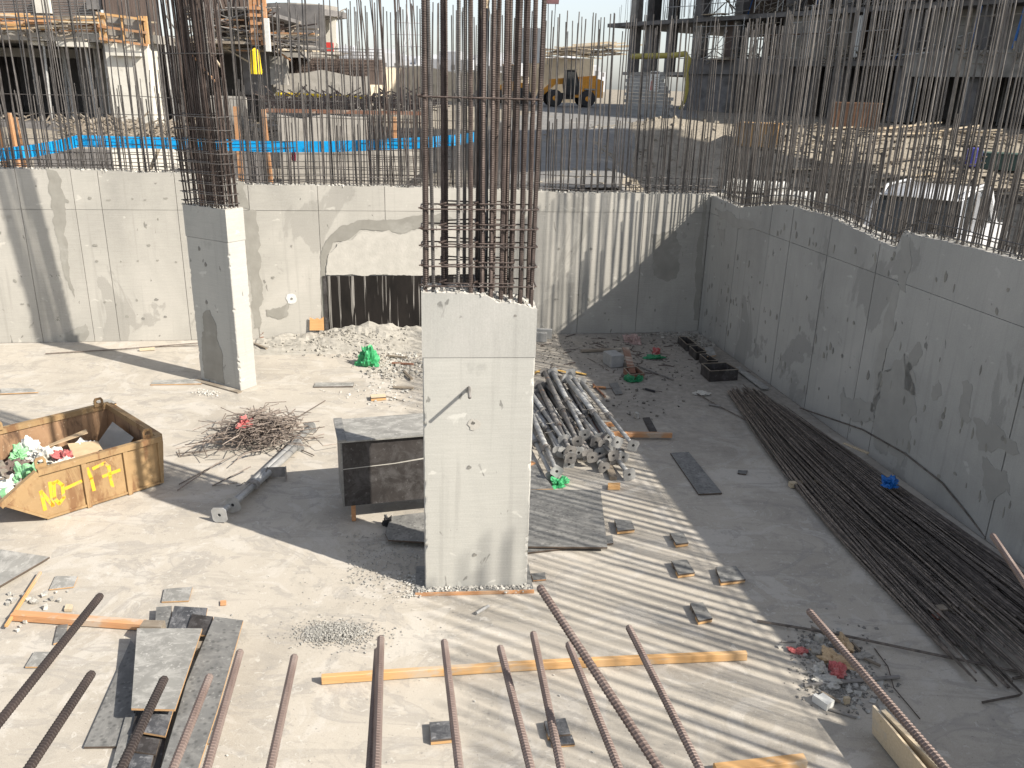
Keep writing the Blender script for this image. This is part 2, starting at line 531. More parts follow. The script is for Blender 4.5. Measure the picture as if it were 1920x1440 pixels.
# basement floor
mb = MB()
NX, NY = 46, 40
for j in range(NY + 1):
    for i in range(NX + 1):
        x = -18 + 28 * i / NX; y = -4 + 24 * j / NY
        mb.v.append((x, y, .012 * (noise.noise((x * .4, y * .4, 3)) - .3) - .004))
for j in range(NY):
    for i in range(NX):
        a = j * (NX + 1) + i
        mb.f.append((a, a + 1, a + NX + 2, a + NX + 1)); mb.m.append(0)
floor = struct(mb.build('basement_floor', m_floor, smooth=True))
tag(floor, 'dusty pale concrete basement floor', None)
# ---- retaining walls
B0 = Vector((-10.08, 15.75, 0)); B1 = Vector((4.06, 17.90, 0)); R1 = Vector((5.86, 8.33, 0))
UB = (B1 - B0).normalized(); UR = (R1 - B1).normalized()
NB = Vector((0, 0, 1)).cross(UB); NR = Vector((0, 0, 1)).cross(UR)
MBK = frame(B0, UB); MRT = frame(B1, UR)
def bwl(px, py):
    p = MBK.inverted() @ onp(px, py, B0, NB); return (p.x, p.z)
def rwl(px, py):
    p = MRT.inverted() @ onp(px, py, B1, NR); return (p.x, p.z)
LB = (B1 - B0).length
top_b = [(-5, 3.35), (1.75, 3.34), (3.1, 3.30), (3.75, 3.29), (4.1, 3.22), (4.7, 3.18), (4.78, 3.09), (5.2, 3.08), (6.3, 3.09), (8.4, 3.06), (10.4, 3.02), (11.6, 2.98), (12.6, 2.99), (LB + .4, 2.96)]
top_r = [(-.2, 2.96), (.6, 2.93), (1.35, 2.89), (2.2, 3.04), (3.3, 3.20), (4.7, 3.19), (5.9, 3.06), (6.42, 3.02), (6.46, 3.26), (7.3, 3.29), (19, 3.32)]
def make_wall(name, label, M, u0, u1, joints, top, mat, seed):
    random.seed(seed)
    root = thing(name, label, 'wall', M=M)
    def prof(a, b, step=.09, amp=.012):
        n = max(2, int((b - a) / step)); out = []
        for i in range(n + 1):
            u = a + (b - a) * i / n
            out.append((u, interp(top, u) + (noise.noise((u * 2.2, seed, 0)) * 2.2 + noise.noise((u * 9, seed, 5))) * amp))
        return out
    pr = prof(u0, u1)
    b = MB()
    poly = [(u1, .022, -.05), (u0, .022, -.05)] + [(u, .022, z - .004) for u, z in pr]
    b.prism(poly, (0, .3, 0))
    b.build('wall_core', m_joint if False else mat, root)
    g = .0055 if mat is m_wall else .009
    for k, (a, c) in enumerate(zip(joints, joints[1:])):
        y = U_(-.004, .004)
        p = MB()
        p.prism([(c - g, y, 0), (a + g, y, 0), (a + g, y, 2.6 - .0035), (c - g, y, 2.6 - .0035)], (0, .021 - y, 0))
        p.build('shutter_panel', mat, root)
        y = U_(-.004, .004) - .002
        p = MB()
        p.prism([(c - g, y, 2.6 + .0035), (a + g, y, 2.6 + .0035)] + [(u, y, z) for u, z in prof(a + g, c - g)], (0, .021 - y, 0))
        p.build('shutter_panel', mat, root)
    # crumbled concrete along the top
    cr = MB()
    u = u0
    while u < u1:
        u += U_(.015, .05)
        z = interp(top, u)
        cr.rock((u, U_(.01, .31), z + U_(-.012, .012)), U_(.012, .038), (1, 1, .7))
    o = cr.build('broken_edge', m_crumb, root)
    o['kind'] = 'stuff'
    return root
jb = [-5, -3.4, -1.9] + [bwl(x, 394)[0] for x in (40, 142, 192, 333, 468, 597, 722, 868, 985, 1093, 1208)] + [LB - .004]
wall_b = make_wall('retaining_wall', 'long sunlit concrete back wall of the pit with rebar on top', MBK, -5, LB + .35, jb, top_b, m_wall, 11)
jr = [.026] + [rwl(x, y)[0] for x, y in ((1385, 420), (1443, 436), (1481, 451), (1550, 483), (1640, 519), (1684, 537))] + [9.1, 11.6, 14, 16.5, 19]
wall_r = make_wall('retaining_wall', 'shaded concrete right hand wall of the pit with dense rebar', MRT, 0, 19, jr, top_r, m_wallr, 12)
def patch(root, f, pix, mat, step=.09, jit=.018, th=.003, off=.0035, name='mortar_patch'):
    pl = ragged([f(*q) for q in pix], .03, max(.02, jit * 1.6))
    p = MB()
    p.prism([(q.x, -off - th, max(.004, q.y)) for q in pl], (0, th, 0))
    return p.build(name, mat, root)
random.seed(21)
# back wall repairs
patch(wall_b, bwl, [(603, 632), (602, 480), (612, 450), (640, 424), (672, 415), (700, 413), (745, 412), (790, 405), (830, 400), (850, 410), (835, 418), (800, 424), (752, 438), (730, 432), (703, 433), (676, 432), (655, 448), (626, 455), (616, 478), (609, 500), (611, 632)], m_mortar, .07, .012)
patch(wall_b, bwl, [(612, 516), (612, 500), (619, 478), (630, 458), (660, 450), (680, 434), (730, 434), (752, 440), (800, 426), (850, 420), (880, 516)], m_mortarl, .08, .01, .016)
patch(wall_b, bwl, [(452, 395), (480, 395), (486, 450), (488, 505), (491, 560), (488, 615), (478, 618), (470, 540), (462, 470)], m_mortar)
patch(wall_b, bwl, [(440, 338), (458, 340), (466, 392), (446, 392)], m_mortar)
patch(wall_b, bwl, [(500, 582), (530, 572), (545, 566), (540, 590), (520, 600), (498, 596)], m_mortar, .07, .02)
patch(wall_b, bwl, [(88, 320), (108, 322), (118, 370), (122, 440), (132, 520), (138, 560), (120, 520), (105, 430), (95, 360)], m_mortar, .08, .02)
patch(wall_b, bwl, [(147, 612), (160, 606), (170, 625), (164, 640), (120, 640), (118, 632)], m_mortar, .06, .02)
patch(wall_b, bwl, [(1228, 436), (1262, 432), (1280, 470), (1272, 520), (1240, 528), (1224, 515)], m_mortar, .08, .03)
patch(wall_b, bwl, [(1345 - 24, 372), (1326, 372), (1318, 470), (1312, 600), (1300, 600), (1306, 470)], m_mortar, .1, .012)
# right wall stains and repairs
patch(wall_r, rwl, [(1344, 392), (1372, 398), (1392, 412), (1416, 420), (1412, 430), (1386, 428), (1372, 422), (1350, 408)], m_mortar2)
patch(wall_r, rwl, [(1346, 426), (1360, 428), (1358, 452), (1348, 448)], m_mortar2, .06, .02)
patch(wall_r, rwl, [(1675, 530), (1690, 540), (1680, 585), (1672, 630), (1664, 660), (1656, 700), (1650, 740), (1642, 775), (1634, 772), (1640, 700), (1650, 660), (1660, 600)], m_mortar2, .1, .02)
patch(wall_r, rwl, [(1648, 700), (1700, 660), (1722, 700), (1712, 770), (1705, 840), (1690, 868), (1640, 835), (1640, 770)], m_mortar2, .12, .035)
patch(wall_r, rwl, [(1574, 768), (1582, 725), (1590, 742), (1612, 748), (1642, 755), (1640, 790), (1600, 790)], m_mortar2, .08, .02)
patch(wall_r, rwl, [(1708, 700), (1724, 690), (1732, 656), (1720, 640), (1712, 668), (1700, 690), (1694, 730), (1716, 738)], m_mortar2, .08, .025)
patch(wall_r, rwl, [(1830, 790), (1870, 800), (1900, 820), (1910, 850), (1870, 850), (1840, 830)], m_mortar2, .12, .04)
patch(wall_r, rwl, [(1800, 720), (1820, 728), (1822, 790), (1808, 785)], m_mortar2, .1, .03)
patch(wall_r, rwl, [(1745, 720), (1762, 712), (1766, 740), (1750, 752)], m_mortar2, .08, .025)
patch(wall_r, rwl, [(1690, 440), (1710, 444), (1706, 500), (1700, 545), (1686, 540)], m_mortar2, .1, .015)
patch(wall_r, rwl, [(1850, 870), (1890, 880), (1900, 930), (1860, 940), (1840, 905)], m_mortar2, .12, .04)
# tie holes
me_ties = []
for k_ in range(7):
    th = MB(); n_ = 13; rr = [U_(.012, .034) for _ in range(n_)]
    rr = [(rr[i] + rr[i - 1] + rr[i - 2]) / 3 for i in range(n_)]
    th.prism([(rr[i] * cos(2 * pi * i / n_), -.002, rr[i] * U_(.7, 1.3) * sin(2 * pi * i / n_)) for i in range(n_)], (0, .004, 0))
    me_ties.append(th.mesh('tie_hole', [m_mortar, m_joint, m_mortar][k_ % 3]))
me_tie = me_ties[1]
zz = [(535, 480), (835, 480), (545, 570), (680, 572), (775, 568), (885, 565), (990, 575), (590, 800), (655, 812), (770, 790), (880, 785), (715, 880), (805, 893), (930, 882), (85, 680), (125, 810), (162, 818), (1640, 483), (1535, 660), (505, 215), (610, 225), (745, 220), (815, 225), (930, 215), (375, 230), (325, 885)]
for x, y in [(x / 3, 300 + y / 3) for x, y in zz] + [(1000, 460), (1048, 467), (1108, 467), (1165, 467), (1043, 561), (1104, 562), (1160, 562), (1218, 558), (1285, 560), (1228, 582), (700, 460), (692, 494), (765, 492), (632, 490)]:
    u, z = bwl(x, y)
    o = link('tie_hole', random.choice(me_ties), wall_b); o.location = (u, -.006, z); o.scale = (U_(.6, 1.9), 1, U_(.6, 1.5))
for u_ in range(26):
    u = .5 + u_ * .42
    for z in (.45, 1.15, 1.85, 2.8):
        for _ in range(random.choice((0, 1, 1, 2, 3))):
            o = link('tie_hole', random.choice(me_ties), wall_r); o.location = (u + U_(-.2, .2), -.006, z + U_(-.16, .16)); o.scale = (U_(.3, 1.3), 1, U_(.5, 3.0))
# patched hole left of the opening
u, z = bwl(547, 560)
p = MB(); p.prism([(u + .11 * cos(a) * U_(.8, 1.15), -.008, z + .11 * sin(a) * U_(.8, 1.15)) for a in [k * pi / 7 for k in range(14)]], (0, .005, 0)); p.build('mortar_patch', m_white, wall_b)
o = link('tie_hole', me_tie, wall_b); o.location = (u, -.012, z)
# blocked opening with black shutter board
ua, za = bwl(612, 517); ub_, zb = bwl(905, 517)
p = MB(); p.box(ua, ub_, -.02, -.003, .0, za - .004); sh = p.build('shutter_board', m_drip, wall_b)
tag(sh, 'black shutter board streaked with white cement drips')
p = MB(); p.box(ua - .07, ua - .005, -.03, -.003, 0, za); p.build('jamb_board', m_plyd, wall_b)
# ---- rebars of the walls
def bar_mesh(L, r, n=5, seg=4, bow=.005, hook=False, mat=None):
    b = MB(); ax, ay = U_(-bow, bow), U_(-bow, bow)
    pts = [(ax * sin(pi * i / seg * U_(.9, 1.1)) * L, ay * sin(pi * i / seg) * L, L * i / seg) for i in range(seg + 1)]
    b.tube(pts, r, n)
    return b.mesh('rebar', mat or m_rebar)
random.seed(31)
tall = [bar_mesh(U_(3.2, 3.55), U_(.0105, .0128)) for _ in range(9)]
shor = [bar_mesh(U_(1.2, 1.65), U_(.0105, .0122)) for _ in range(7)]
def wall_bars(root, u0, u1, top, sp_t, sp_s, lean=(0, 0), skip=None, dists=True):
    for layer, yy in ((0, .075), (1, .245)):
        u = u0 + layer * .08
        while u < u1:
            if not (skip and skip(u)):
                o = link('rebar', random.choice(tall), root)
                o.location = (u, yy, interp(top, u) - .12)
                o.rotation_euler = (lean[0] + random.gauss(0, .007), lean[1] + random.gauss(0, .007), U_(0, 6.28))
                o.rotation_mode = 'XYZ'
            u += sp_t * U_(.86, 1.14)
        u = u0 + .05
        while u < u1:
            o = link('rebar', random.choice(shor), root)
            o.location = (u, yy + .02, interp(top, u) - .1)
            o.rotation_euler = (random.gauss(0, .010), random.gauss(0, .012), U_(0, 6.28))
            u += sp_s * U_(.7, 1.35)
    if not dists: return
    # horizontal bars tied near the top of the pour
    for yy in (.06, .26):
        for hz in (.05, .17) if yy < .1 else (.08, .3):
            b = MB(); pts = []
            k = int((u1 - u0) / .4)
            for i in range(k + 1):
                u = u0 + (u1 - u0) * i / k
                pts.append((u, yy + U_(-.006, .006), interp(top, u) + hz + U_(-.012, .012)))
            b.tube(pts, .008, 5)
            b.build('distribution_bar', m_rebar, root)
wall_bars(wall_b, -1.2, LB + .1, top_b, .155, .34, (.0, -.012))
wall_bars(wall_r, .15, 9.6, top_r, .135, .30, dists=True)
# the bars of the right wall beyond the picture edge, in one piece
b = MB()
for yy in (.075, .245):
    u = 9.65
    while u < 18.6:
        z = interp(top_r, u) - .1; L = U_(3.2, 3.5)
        b.tube([(u, yy, z), (u + random.gauss(0, .03), yy + random.gauss(0, .03), z + L)], .0135, 5)
        if R_() < .5: b.tube([(u + .05, yy, z), (u + .05 + random.gauss(0, .02), yy, z + U_(1.2, 1.6))], .0115, 5)
        u += .16 * U_(.75, 1.3)
for hz in (.05, .17, .3): b.tube([(9.6, .06, 3.31 + hz), (18.6, .06, 3.32 + hz)], .008, 5)
u = .2
while u < 9.6:
    z = interp(top_r, u) - .1
    b.tube([(u, .2, z), (u + random.gauss(0, .025), .2 + random.gauss(0, .025), z + U_(3.1, 3.5))], .011, 5)
    u += .2 * U_(.7, 1.4)
q = b.build('rebar_rest', m_rebar, wall_r); q['kind'] = 'stuff'
b = MB(); u = -4.8
while u < LB:
    z = interp(top_b, u) - .1
    b.tube([(u, .26, z), (u + random.gauss(0, .025) - .02, .26 + random.gauss(0, .03), z + U_(3.1, 3.5) * (1 if R_() < .7 else .45))], .011, 5)
    if u < -1.2: b.tube([(u + .07, .08, z), (u + .05, .08, z + U_(3.1, 3.5))], .0115, 5)
    u += .16 * U_(.6, 1.5)
q = b.build('rebar_rest', m_rebar, wall_b); q['kind'] = 'stuff'
# ---- upper slab under the photographer's feet, with dowel bars
b = MB(); b.box(-5, 4.6, -3.5, 1.05, 3.12, 3.40)
slab_up = struct(b.build('upper_slab', m_colg))
tag(slab_up, 'edge of the concrete slab the picture was taken from')
def ribbed(L, r, pitch=.013, n=7, mat=None, taper=False):
    b = MB(); pts = []; rs = []
    k = int(L / pitch)
    for i in range(k):
        z = i * pitch
        for dz, q in ((0, 1), (.45, 1), (.55, 1.14), (.8, 1.14)):
            pts.append((0, 0, z + dz * pitch)); rs.append(r * q)
    pts.append((0, 0, L)); rs.append(r)
    b.tube(pts, rs, n)
    return b.mesh('rebar', mat or m_rebarn)
me_dow = ribbed(2.2, .0112, .012)
me_dowt = ribbed(2.4, .0118, .013)
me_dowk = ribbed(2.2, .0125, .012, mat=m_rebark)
def dowel(a, b_, me, z_end=3.30, zs=3.31, dark=False):
    # dowel from slab edge through image line a(tip) -> b_(nearer point)
    tip = fl(*a, z_end); near = fl(*b_, zs)
    d = (tip - near).normalized()
    L = 2.4 if me is me_dowt else 2.2
    o = link('dowel_rebar', me, slab_up)
    o.matrix_world = frame(tip - d * L, d.cross(Vector((0, 0, 1))), d)
    return o
random.seed(5)
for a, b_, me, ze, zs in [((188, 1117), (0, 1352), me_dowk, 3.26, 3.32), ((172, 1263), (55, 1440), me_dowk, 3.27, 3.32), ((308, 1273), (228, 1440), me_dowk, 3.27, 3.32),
                          ((393, 1268), (325, 1440), me_dow, 3.28, 3.32), ((450, 1222), (388, 1440), me_dow, 3.27, 3.33), ((552, 1231), (507, 1440), me_dow, 3.27, 3.33),
                          ((714, 1196), (706, 1440), me_dow, 3.26, 3.33), ((708, 1219), (694, 1440), me_dow, 3.22, 3.29), ((833, 1203), (861, 1440), me_dow, 3.26, 3.33), ((938, 1214), (995, 1440), me_dow, 3.27, 3.33),
                          ((1000, 1188), (1052, 1440), me_dow, 3.26, 3.33), ((1066, 1208), (1160, 1440), me_dow, 3.27, 3.33), ((1012, 1101), (1235, 1440), me_dowt, 3.52, 3.42), ((1179, 1176), (1312, 1440), me_dow, 3.27, 3.33),
                          ((1517, 1146), (1772, 1440), me_dowt, 3.27, 3.34), ((1861, 1004), (2060, 1300), me_dowt, 3.30, 3.36)]:
    dowel(a, b_, me, ze, zs)
# ---- ground outside the pit
def gz(x, y, rough=True):
    z = 2.72 + .88 * sst(20, 72, y) + .25 * sst(-2, 3, x) * (1 - sst(40, 60, y))
    low = sst(2.4, 4.2, x - (y - 18) * .02) * (1 - sst(31, 37, y + .12 * x - 1))
    z -= 1.30 * low
    z += .55 * math.exp(-((x - 6.6) ** 2 / 5 + (y - 38.5) ** 2 / 3))
    z += .5 * math.exp(-((x - 14) ** 2 / 40 + (y - 37) ** 2 / 8))
    z -= .35 * (1 - sst(-3.5, -1.5, x)) * (1 - sst(27, 32, y))
    if rough:
        k = 1 if y < 150 else 0
        z += k * (.10 * noise.noise((x * .35, y * .35, 0)) + .07 * noise.noise((x * 1.3, y * 1.3, 4)))
    return z
def gat(px, py):
    # where the ray through this spot meets the ground outside the pit
    d = ray(px, py); t = 18.0
    while t < 140:
        p = EYE + d * t
        if p.z <= gz(p.x, p.y): return p
        t += .15
    return EYE + d * 60
def gline(lim):
    out = [0.16]
    st = .35
    while out[-1] < lim:
        out.append(out[-1] + st)
        if out[-1] > 30: st *= 1.25
    return out
gu = [-q for q in reversed(gline(1500))] + gline(1500)
gv = [-30, -20, -14, -10] + [-9 + .5 * i for i in range(18)] + gline(2600)
G = frame(B1, UB)
mb = MB(); nu = len(gu)
for v in gv:
    for u in gu:
        uu = u + .036 * max(0, -v) if u > 0 else u
        p = G @ Vector((uu + (.16 if u > 0 else 0), v + (.16 if v > 0 else 0), 0))
        mb.v.append((p.x, p.y, gz(p.x, p.y)))
for j in range(len(gv) - 1):
    for i in range(nu - 1):
        if gv[j] >= .15 or gu[i] >= .15:
            a = j * nu + i
            mb.f.append((a, a + 1, a + nu + 1, a + nu)); mb.m.append(0)
ground = struct(mb.build('ground', m_soil, smooth=True))
mb = MB()
rows = [(18.6, -1.2, 2.4), (22, -1.0, 3.0), (27, -1.3, 3.6), (33, -2, 4.6), (40, -2.4, 5.6), (48, -1.5, 8.5), (56, 0, 12), (64, 1, 13.5), (72, 1, 13.8), (86, -1, 16)]
K = 14; n = 0; RY = []
y = 18.6
while y < 86:
    RY.append(y); y += .9
for y in RY:
    a = interp([(r[0], r[1]) for r in rows], y); c = interp([(r[0], r[2]) for r in rows], y)
    for i in range(K + 1):
        x = a + (c - a) * i / K
        e = min(i, K - i)
        mb.v.append((x + (.2 * noise.noise((x, y, 9)) if e == 0 else 0), y, max(gz(x, y) + .015, gz(x, y, False) + .05) - (.18 if e == 0 else 0)))
for j in range(len(RY) - 1):
    for i in range(K):
        a = j * (K + 1) + i
        mb.f.append((a, a + 1, a + K + 2, a + K + 1)); mb.m.append(0)
road = struct(mb.build('site_road', m_asph, smooth=True))

# ================================================================== COLUMNS
def ragged_top(x0, x1, y0, y1, ztop, n=22, m=6, amp=.02):
    pass
random.seed(41)
CA = fl(797, 1105); CB = fl(988, 1100)
ex = (CB - CA); CW = ex.length; CT = .38
MC = frame(CA, ex)
colm = thing('concrete_column', 'wide concrete column in the middle with broken top and thick rebar', 'column', M=MC)
def col_block(root, W, T, zt, joint, mat_l, mat_u, rough_fn, chips):
    # lower pour
    b = MB(); c = .010
    def ring(z, j):
        q = [abs(noise.noise((z * 11, 5.0 * k, W + j))) ** 2 * .06 + abs(noise.noise((z * 40, 5.0 * k, W))) * .004 for k in range(4)]
        e = .035
        return [(e, 0, z), (W - e, 0, z), (W - c - q[1], q[1] * .3, z), (W - q[1] * .3, c + q[1], z), (W, e, z), (W, T - e, z), (W, T - c - q[2], z), (W - c - q[2], T, z), (W - e, T, z), (e, T, z), (c + q[3], T, z), (0, T - c - q[3], z), (0, T - e, z), (0, e, z), (q[0] * .3, c + q[0], z), (c + q[0], q[0] * .3, z)]
    n = 70
    zs = [0, .02] + [joint * i / n for i in range(1, n + 1)]
    v = []
    for z in zs: v += ring(z - (.006 if z == joint else 0), 0)
    f = []
    for i in range(len(zs) - 1):
        for k in range(16):
            k2 = (k + 1) % 16
            f.append((i * 16 + k, i * 16 + k2, (i + 1) * 16 + k2, (i + 1) * 16 + k))
    f.append(tuple((len(zs) - 1) * 16 + k for k in range(16)))
    b.add(v, f)
    b.build('lower_pour', mat_l, root)
    # upper pour with ragged top: grid top surface
    b = MB(); NXx, NYy = 40, 8
    o = .004
    top = []
    for j in range(NYy + 1):
        for i in range(NXx + 1):
            x = -o + (W + 2 * o) * i / NXx; y = -o + (T + 2 * o) * j / NYy
            b.v.append((x, y, rough_fn(x, y)))
    for j in range(NYy):
        for i in range(NXx):
            a = j * (NXx + 1) + i
            b.f.append((a, a + 1, a + NXx + 2, a + NXx + 1)); b.m.append(1)
    def side(idx):
        base = len(b.v)
        for q in idx:
            x, y, z = b.v[q]
            b.v.append((x, y, joint))
        for k in range(len(idx) - 1):
            b.f.append((base + k, base + k + 1, idx[k + 1], idx[k])); b.m.append(0)
    w1 = NXx + 1
    side(list(range(w1)))
    side([j * w1 + NXx for j in range(NYy + 1)])
    side([NYy * w1 + i for i in range(NXx, -1, -1)])
    side([j * w1 for j in range(NYy, -1, -1)])
    b.build('upper_pour', [mat_u, m_crumb], root)
    b = MB()
    for _ in range(chips):
        x, y = U_(0, W), U_(0, T)
        b.rock((x, y, rough_fn(x, y) + .005), U_(.008, .028), (1, 1, .8))
    q = b.build('broken_edge', m_crumb, root); q['kind'] = 'stuff'
def rough_c(x, y):
    z = interp([(0, 3.19), (.32, 3.185), (.5, 3.17), (.6, 3.15), (.7, 3.10), (.85, 3.09), (1.0, 3.05), (1.1, 3.03)], x)
    return z + .018 * noise.noise((x * 9, y * 9, 1)) + .012 * noise.noise((x * 30, y * 30, 2)) - .03 * (y / .38 - .5) * 0
col_block(colm, CW, CT, 3.1, 2.555, m_colc, m_colg, rough_c, 160)
# vertical board joint, tie holes, stains, pipe stub
for px, py, s in ((887, 793, 1.1), (880, 876, 1.2), (890, 1040, 1.2), (878, 733, .9), (966, 592, .8)):
    p = MC.inverted() @ onp(px, py, CA, MC.to_3x3() @ Vector((0, -1, 0)))
    o = link('tie_hole', me_tie, colm); o.location = (p.x, -.004, p.z); o.scale = (s * .7, 1, s * .7)
def cl(px, py):
    p = MC.inverted() @ onp(px, py, CA, MC.to_3x3() @ Vector((0, -1, 0))); return (p.x, p.z)
p = MB(); u, z = cl(889, 795); p.prism([(u + .06 * cos(a) * U_(.7, 1.3), -.006, z + .055 * sin(a) * U_(.7, 1.3)) for a in [k * pi / 6 for k in range(12)]], (0, .003, 0)); p.build('mortar_patch', m_mortarl, colm)
p = MB(); u, z = cl(879, 727)
p.tube([(u, .02, z), (u, -.24, z - .01)], .017, 10); p.build('pipe_stub', m_galvd, colm, True)
# kicker and formwork strip at the foot
p = MB(); p.box(-.10, CW + .06, -.10, CT + .05, -.005, .018); p.build('plywood_skirt', m_plyg, colm)
p = MB(); p.box(-.10, CW + .065, -.118, -.101, -.005, .03); p.build('edge_strip', m_woodo, colm)
b = MB()
for _ in range(260):
    x = U_(-.09, CW + .05); b.rock((x, -abs(random.gauss(0, .045)) - .003, .02 + U_(0, .02) * R_()), U_(.005, .02), (1, 1, .7))
for _ in range(220):
    b.rock((-abs(random.gauss(0, .12)) - .04, U_(-.15, .3), .006), U_(.004, .016), (1, 1, .6))
q = b.build('broken_concrete', m_crumb, colm); q['kind'] = 'stuff'
# column bars
me_cb = ribbed(4.6, .0205, .019, 7, m_rebard)
me_cb2 = ribbed(4.6, .0165, .018, 7, m_rebar)
random.seed(42)
front = [(.03, 0), (.115, 1), (.335, 1), (.455, 0), (.56, 0), (.64, 0), (.735, 0), (.82, 0), (.915, 0), (1.015, 0)]
back = [(.04, 0), (.20, 0), (.23, 0), (.40, 1), (.52, 0), (.67, 0), (.80, 0), (.84, 0), (.95, 0), (1.02, 0)]
for row, yy in ((front, .05), (back, .33)):
    for x, k in row:
        o = link('rebar', me_cb2 if k else me_cb, colm)
        o.location = (x * CW / 1.07, yy + U_(-.012, .012), 2.75)
        o.rotation_euler = (random.gauss(0, .006), random.gauss(0, .006), U_(0, 6))
def stirrup(root, x0, x1, y0, y1, z, r=.0075, mat=None, tilt=.01, name='stirrup'):
    b = MB(); c = .03
    a = [U_(-tilt, tilt) for _ in range(4)]
    pts = [(x0 + c, y0, z + a[0]), (x1 - c, y0, z + a[1]), (x1, y0 + c, z + a[1]), (x1, y1 - c, z + a[2]), (x1 - c, y1, z + a[2]), (x0 + c, y1, z + a[3]), (x0, y1 - c, z + a[3]), (x0, y0 + c, z + a[0]), (x0 + c, y0, z + a[0])]
    b.tube(pts, r, 6)
    # hooks
    b.tube([(x0, y0 + c, z + a[0]), (x0 - .02, y0 - .01, z + a[0] + .01), (x0 + .05, y0 + .06, z + a[0] + .02)], r * .9, 5)
    return b.build(name, mat or m_rebard, root)
for z in (3.24, 3.42, 3.60, 3.77, 3.95, 4.90):
    stirrup(colm, .0, CW - .01, .025, .36, z)
    if z < 4.5:
        stirrup(colm, .18, .50, .028, .357, z + .03); stirrup(colm, .5, .86, .028, .357, z + .035)
    for x, k in front:
        if R_() < .8:
            b = MB(); xx = x * CW / 1.07
            b.tube([(xx - .03, .02, z + .02), (xx + .03, .025, z - .015), (xx + .02, .03, z + .03), (xx + U_(-.05, .05), U_(-.03, 0), z + U_(-.03, .04))], .0022, 4)
            b.build('tie_wire', m_rebar, colm)
# black conduits
for i, (x, yy, ht) in enumerate(((.535, .14, 5.05), (.56, .16, 5.6), (.585, .14, 5.62), (.60, .18, 5.6), (.575, .2, 5.58))):
    b = MB(); b.tube([(x, yy, 2.9), (x + .005, yy, 3.8), (x - .005 * i, yy, 4.6), (x - .004 * i, yy, ht)], .0135, 8)
    b.build('conduit', m_blk, colm, True)
b = MB(); b.lathe([(.012, 0), (.035, .03), (.04, .09), (.03, .14), (.036, .18), (.02, .22)], 8, Matrix.Translation((.565, .17, 5.5)))
b.build('rag_cap', m_cloth, colm)

# ---- second column, back left
random.seed(43)
C2A = fl(377, 712); C2B = fl(452, 733)
e2 = C2B - C2A; W2 = e2.length; T2 = .36
MC2 = frame(C2A, e2)
col2 = thing('concrete_column', 'slimmer concrete column at the back left with dense leaning rebar cage', 'column', M=MC2)
def rough_2(x, y):
    return 3.05 + .012 * noise.noise((x * 9, y * 9, 1))
col_block(col2, W2, T2, 3.05, 2.53, m_colc, m_colc, rough_2, 90)
p = MB()
pl = ragged([(.12, .05), (.14, .9), (.25, 1.22), (.42, 1.28), (.5, 1.1), (.56, .8), (.62, .45), (.6, .06)], .03, .025)
p.prism([(q.x, -.006, max(.02, q.y)) for q in pl], (0, .003, 0)); p.build('mortar_patch', m_mortar, col2)
for x, z in ((.35, 1.45), (.3, 2.35), (.42, 2.1)):
    o = link('tie_hole', me_tie, col2); o.location = (x, -.004, z); o.scale = (1, 1, 1.6)
p = MB(); p.box(-.04, W2 + .05, -.12, -.02, -.004, .02); p.build('edge_strip', m_woodg, col2)
me_c2 = [bar_mesh(4.6, .0125, 6, 6, .006, mat=m_rebard) for _ in range(5)]
LEAN = .05
toCam = MC2.to_3x3().inverted() @ Vector((-.25, -.97, 0))
spots = []
for i in range(15):
    for yy in (.045, T2 - .045):
        spots.append((.05 + (W2 - .1) * i / 14, yy))
for yy in (.13, .22, .3):
    spots += [(.05, yy), (W2 - .05, yy), (.35, yy), (.62, yy)]
for x, yy in spots:
    o = link('rebar', random.choice(me_c2), col2)
    d = Vector((toCam.x * LEAN + random.gauss(0, .008), toCam.y * LEAN + random.gauss(0, .008), 1)).normalized()
    o.matrix_local = frame((x + U_(-.012, .012), yy + U_(-.012, .012), 2.8), (1, 0, 0), d)
for k, z in enumerate([3.12, 3.26, 3.42, 3.58, 3.74, 3.90, 4.07, 4.25, 4.45, 5.35, 6.3]):
    dx, dy = toCam.x * LEAN * (z - 2.8), toCam.y * LEAN * (z - 2.8)
    s_ = stirrup(col2, .01 + dx, W2 - .01 + dx, .01 + dy, T2 - .01 + dy, z, .0075, m_rebar)
    if z < 4.5:
        stirrup(col2, .25 + dx, .75 + dx, .012 + dy, T2 - .012 + dy, z + .03, .0065, m_rebar)

# ================================================================== THINGS IN THE PIT
def flat(name, label, cat, pix, th=.018, mat=None, edge=None, z0=.001, group=None, jit=0.0, tilt=None):
    # a board: outline of its top face given where it lies
    pts = [fl(x, y, z0 + th) for x, y in pix]
    c = sum(pts, Vector()) / len(pts); c.z = z0
    e = pts[1] - pts[0]
    M = frame(c, Vector((e.x, e.y, 0)))
    Mi = M.inverted()
    loc = [Mi @ p for p in pts]
    if jit:
        q = subdiv([(p.x, p.y) for p in loc], .15, jit)
        loc = [Vector((p.x, p.y, th)) for p in q]
    # counter clockwise
    ar = sum(loc[i].x * loc[(i + 1) % len(loc)].y - loc[(i + 1) % len(loc)].x * loc[i].y for i in range(len(loc)))
    if ar < 0: loc.reverse()
    b = MB()
    b.prism([(p.x, p.y, th) for p in loc], (0, 0, -th), 0, 1)
    o = b.build(name, [mat or m_plyg, edge or m_edge])
    o.matrix_world = M
    if tilt:
        o.matrix_world = M @ Matrix.Rotation(tilt[0], 4, 'X') @ Matrix.Rotation(tilt[1], 4, 'Y') @ Matrix.Translation((0, 0, tilt[2]))
    return tag(o, label, cat, group)
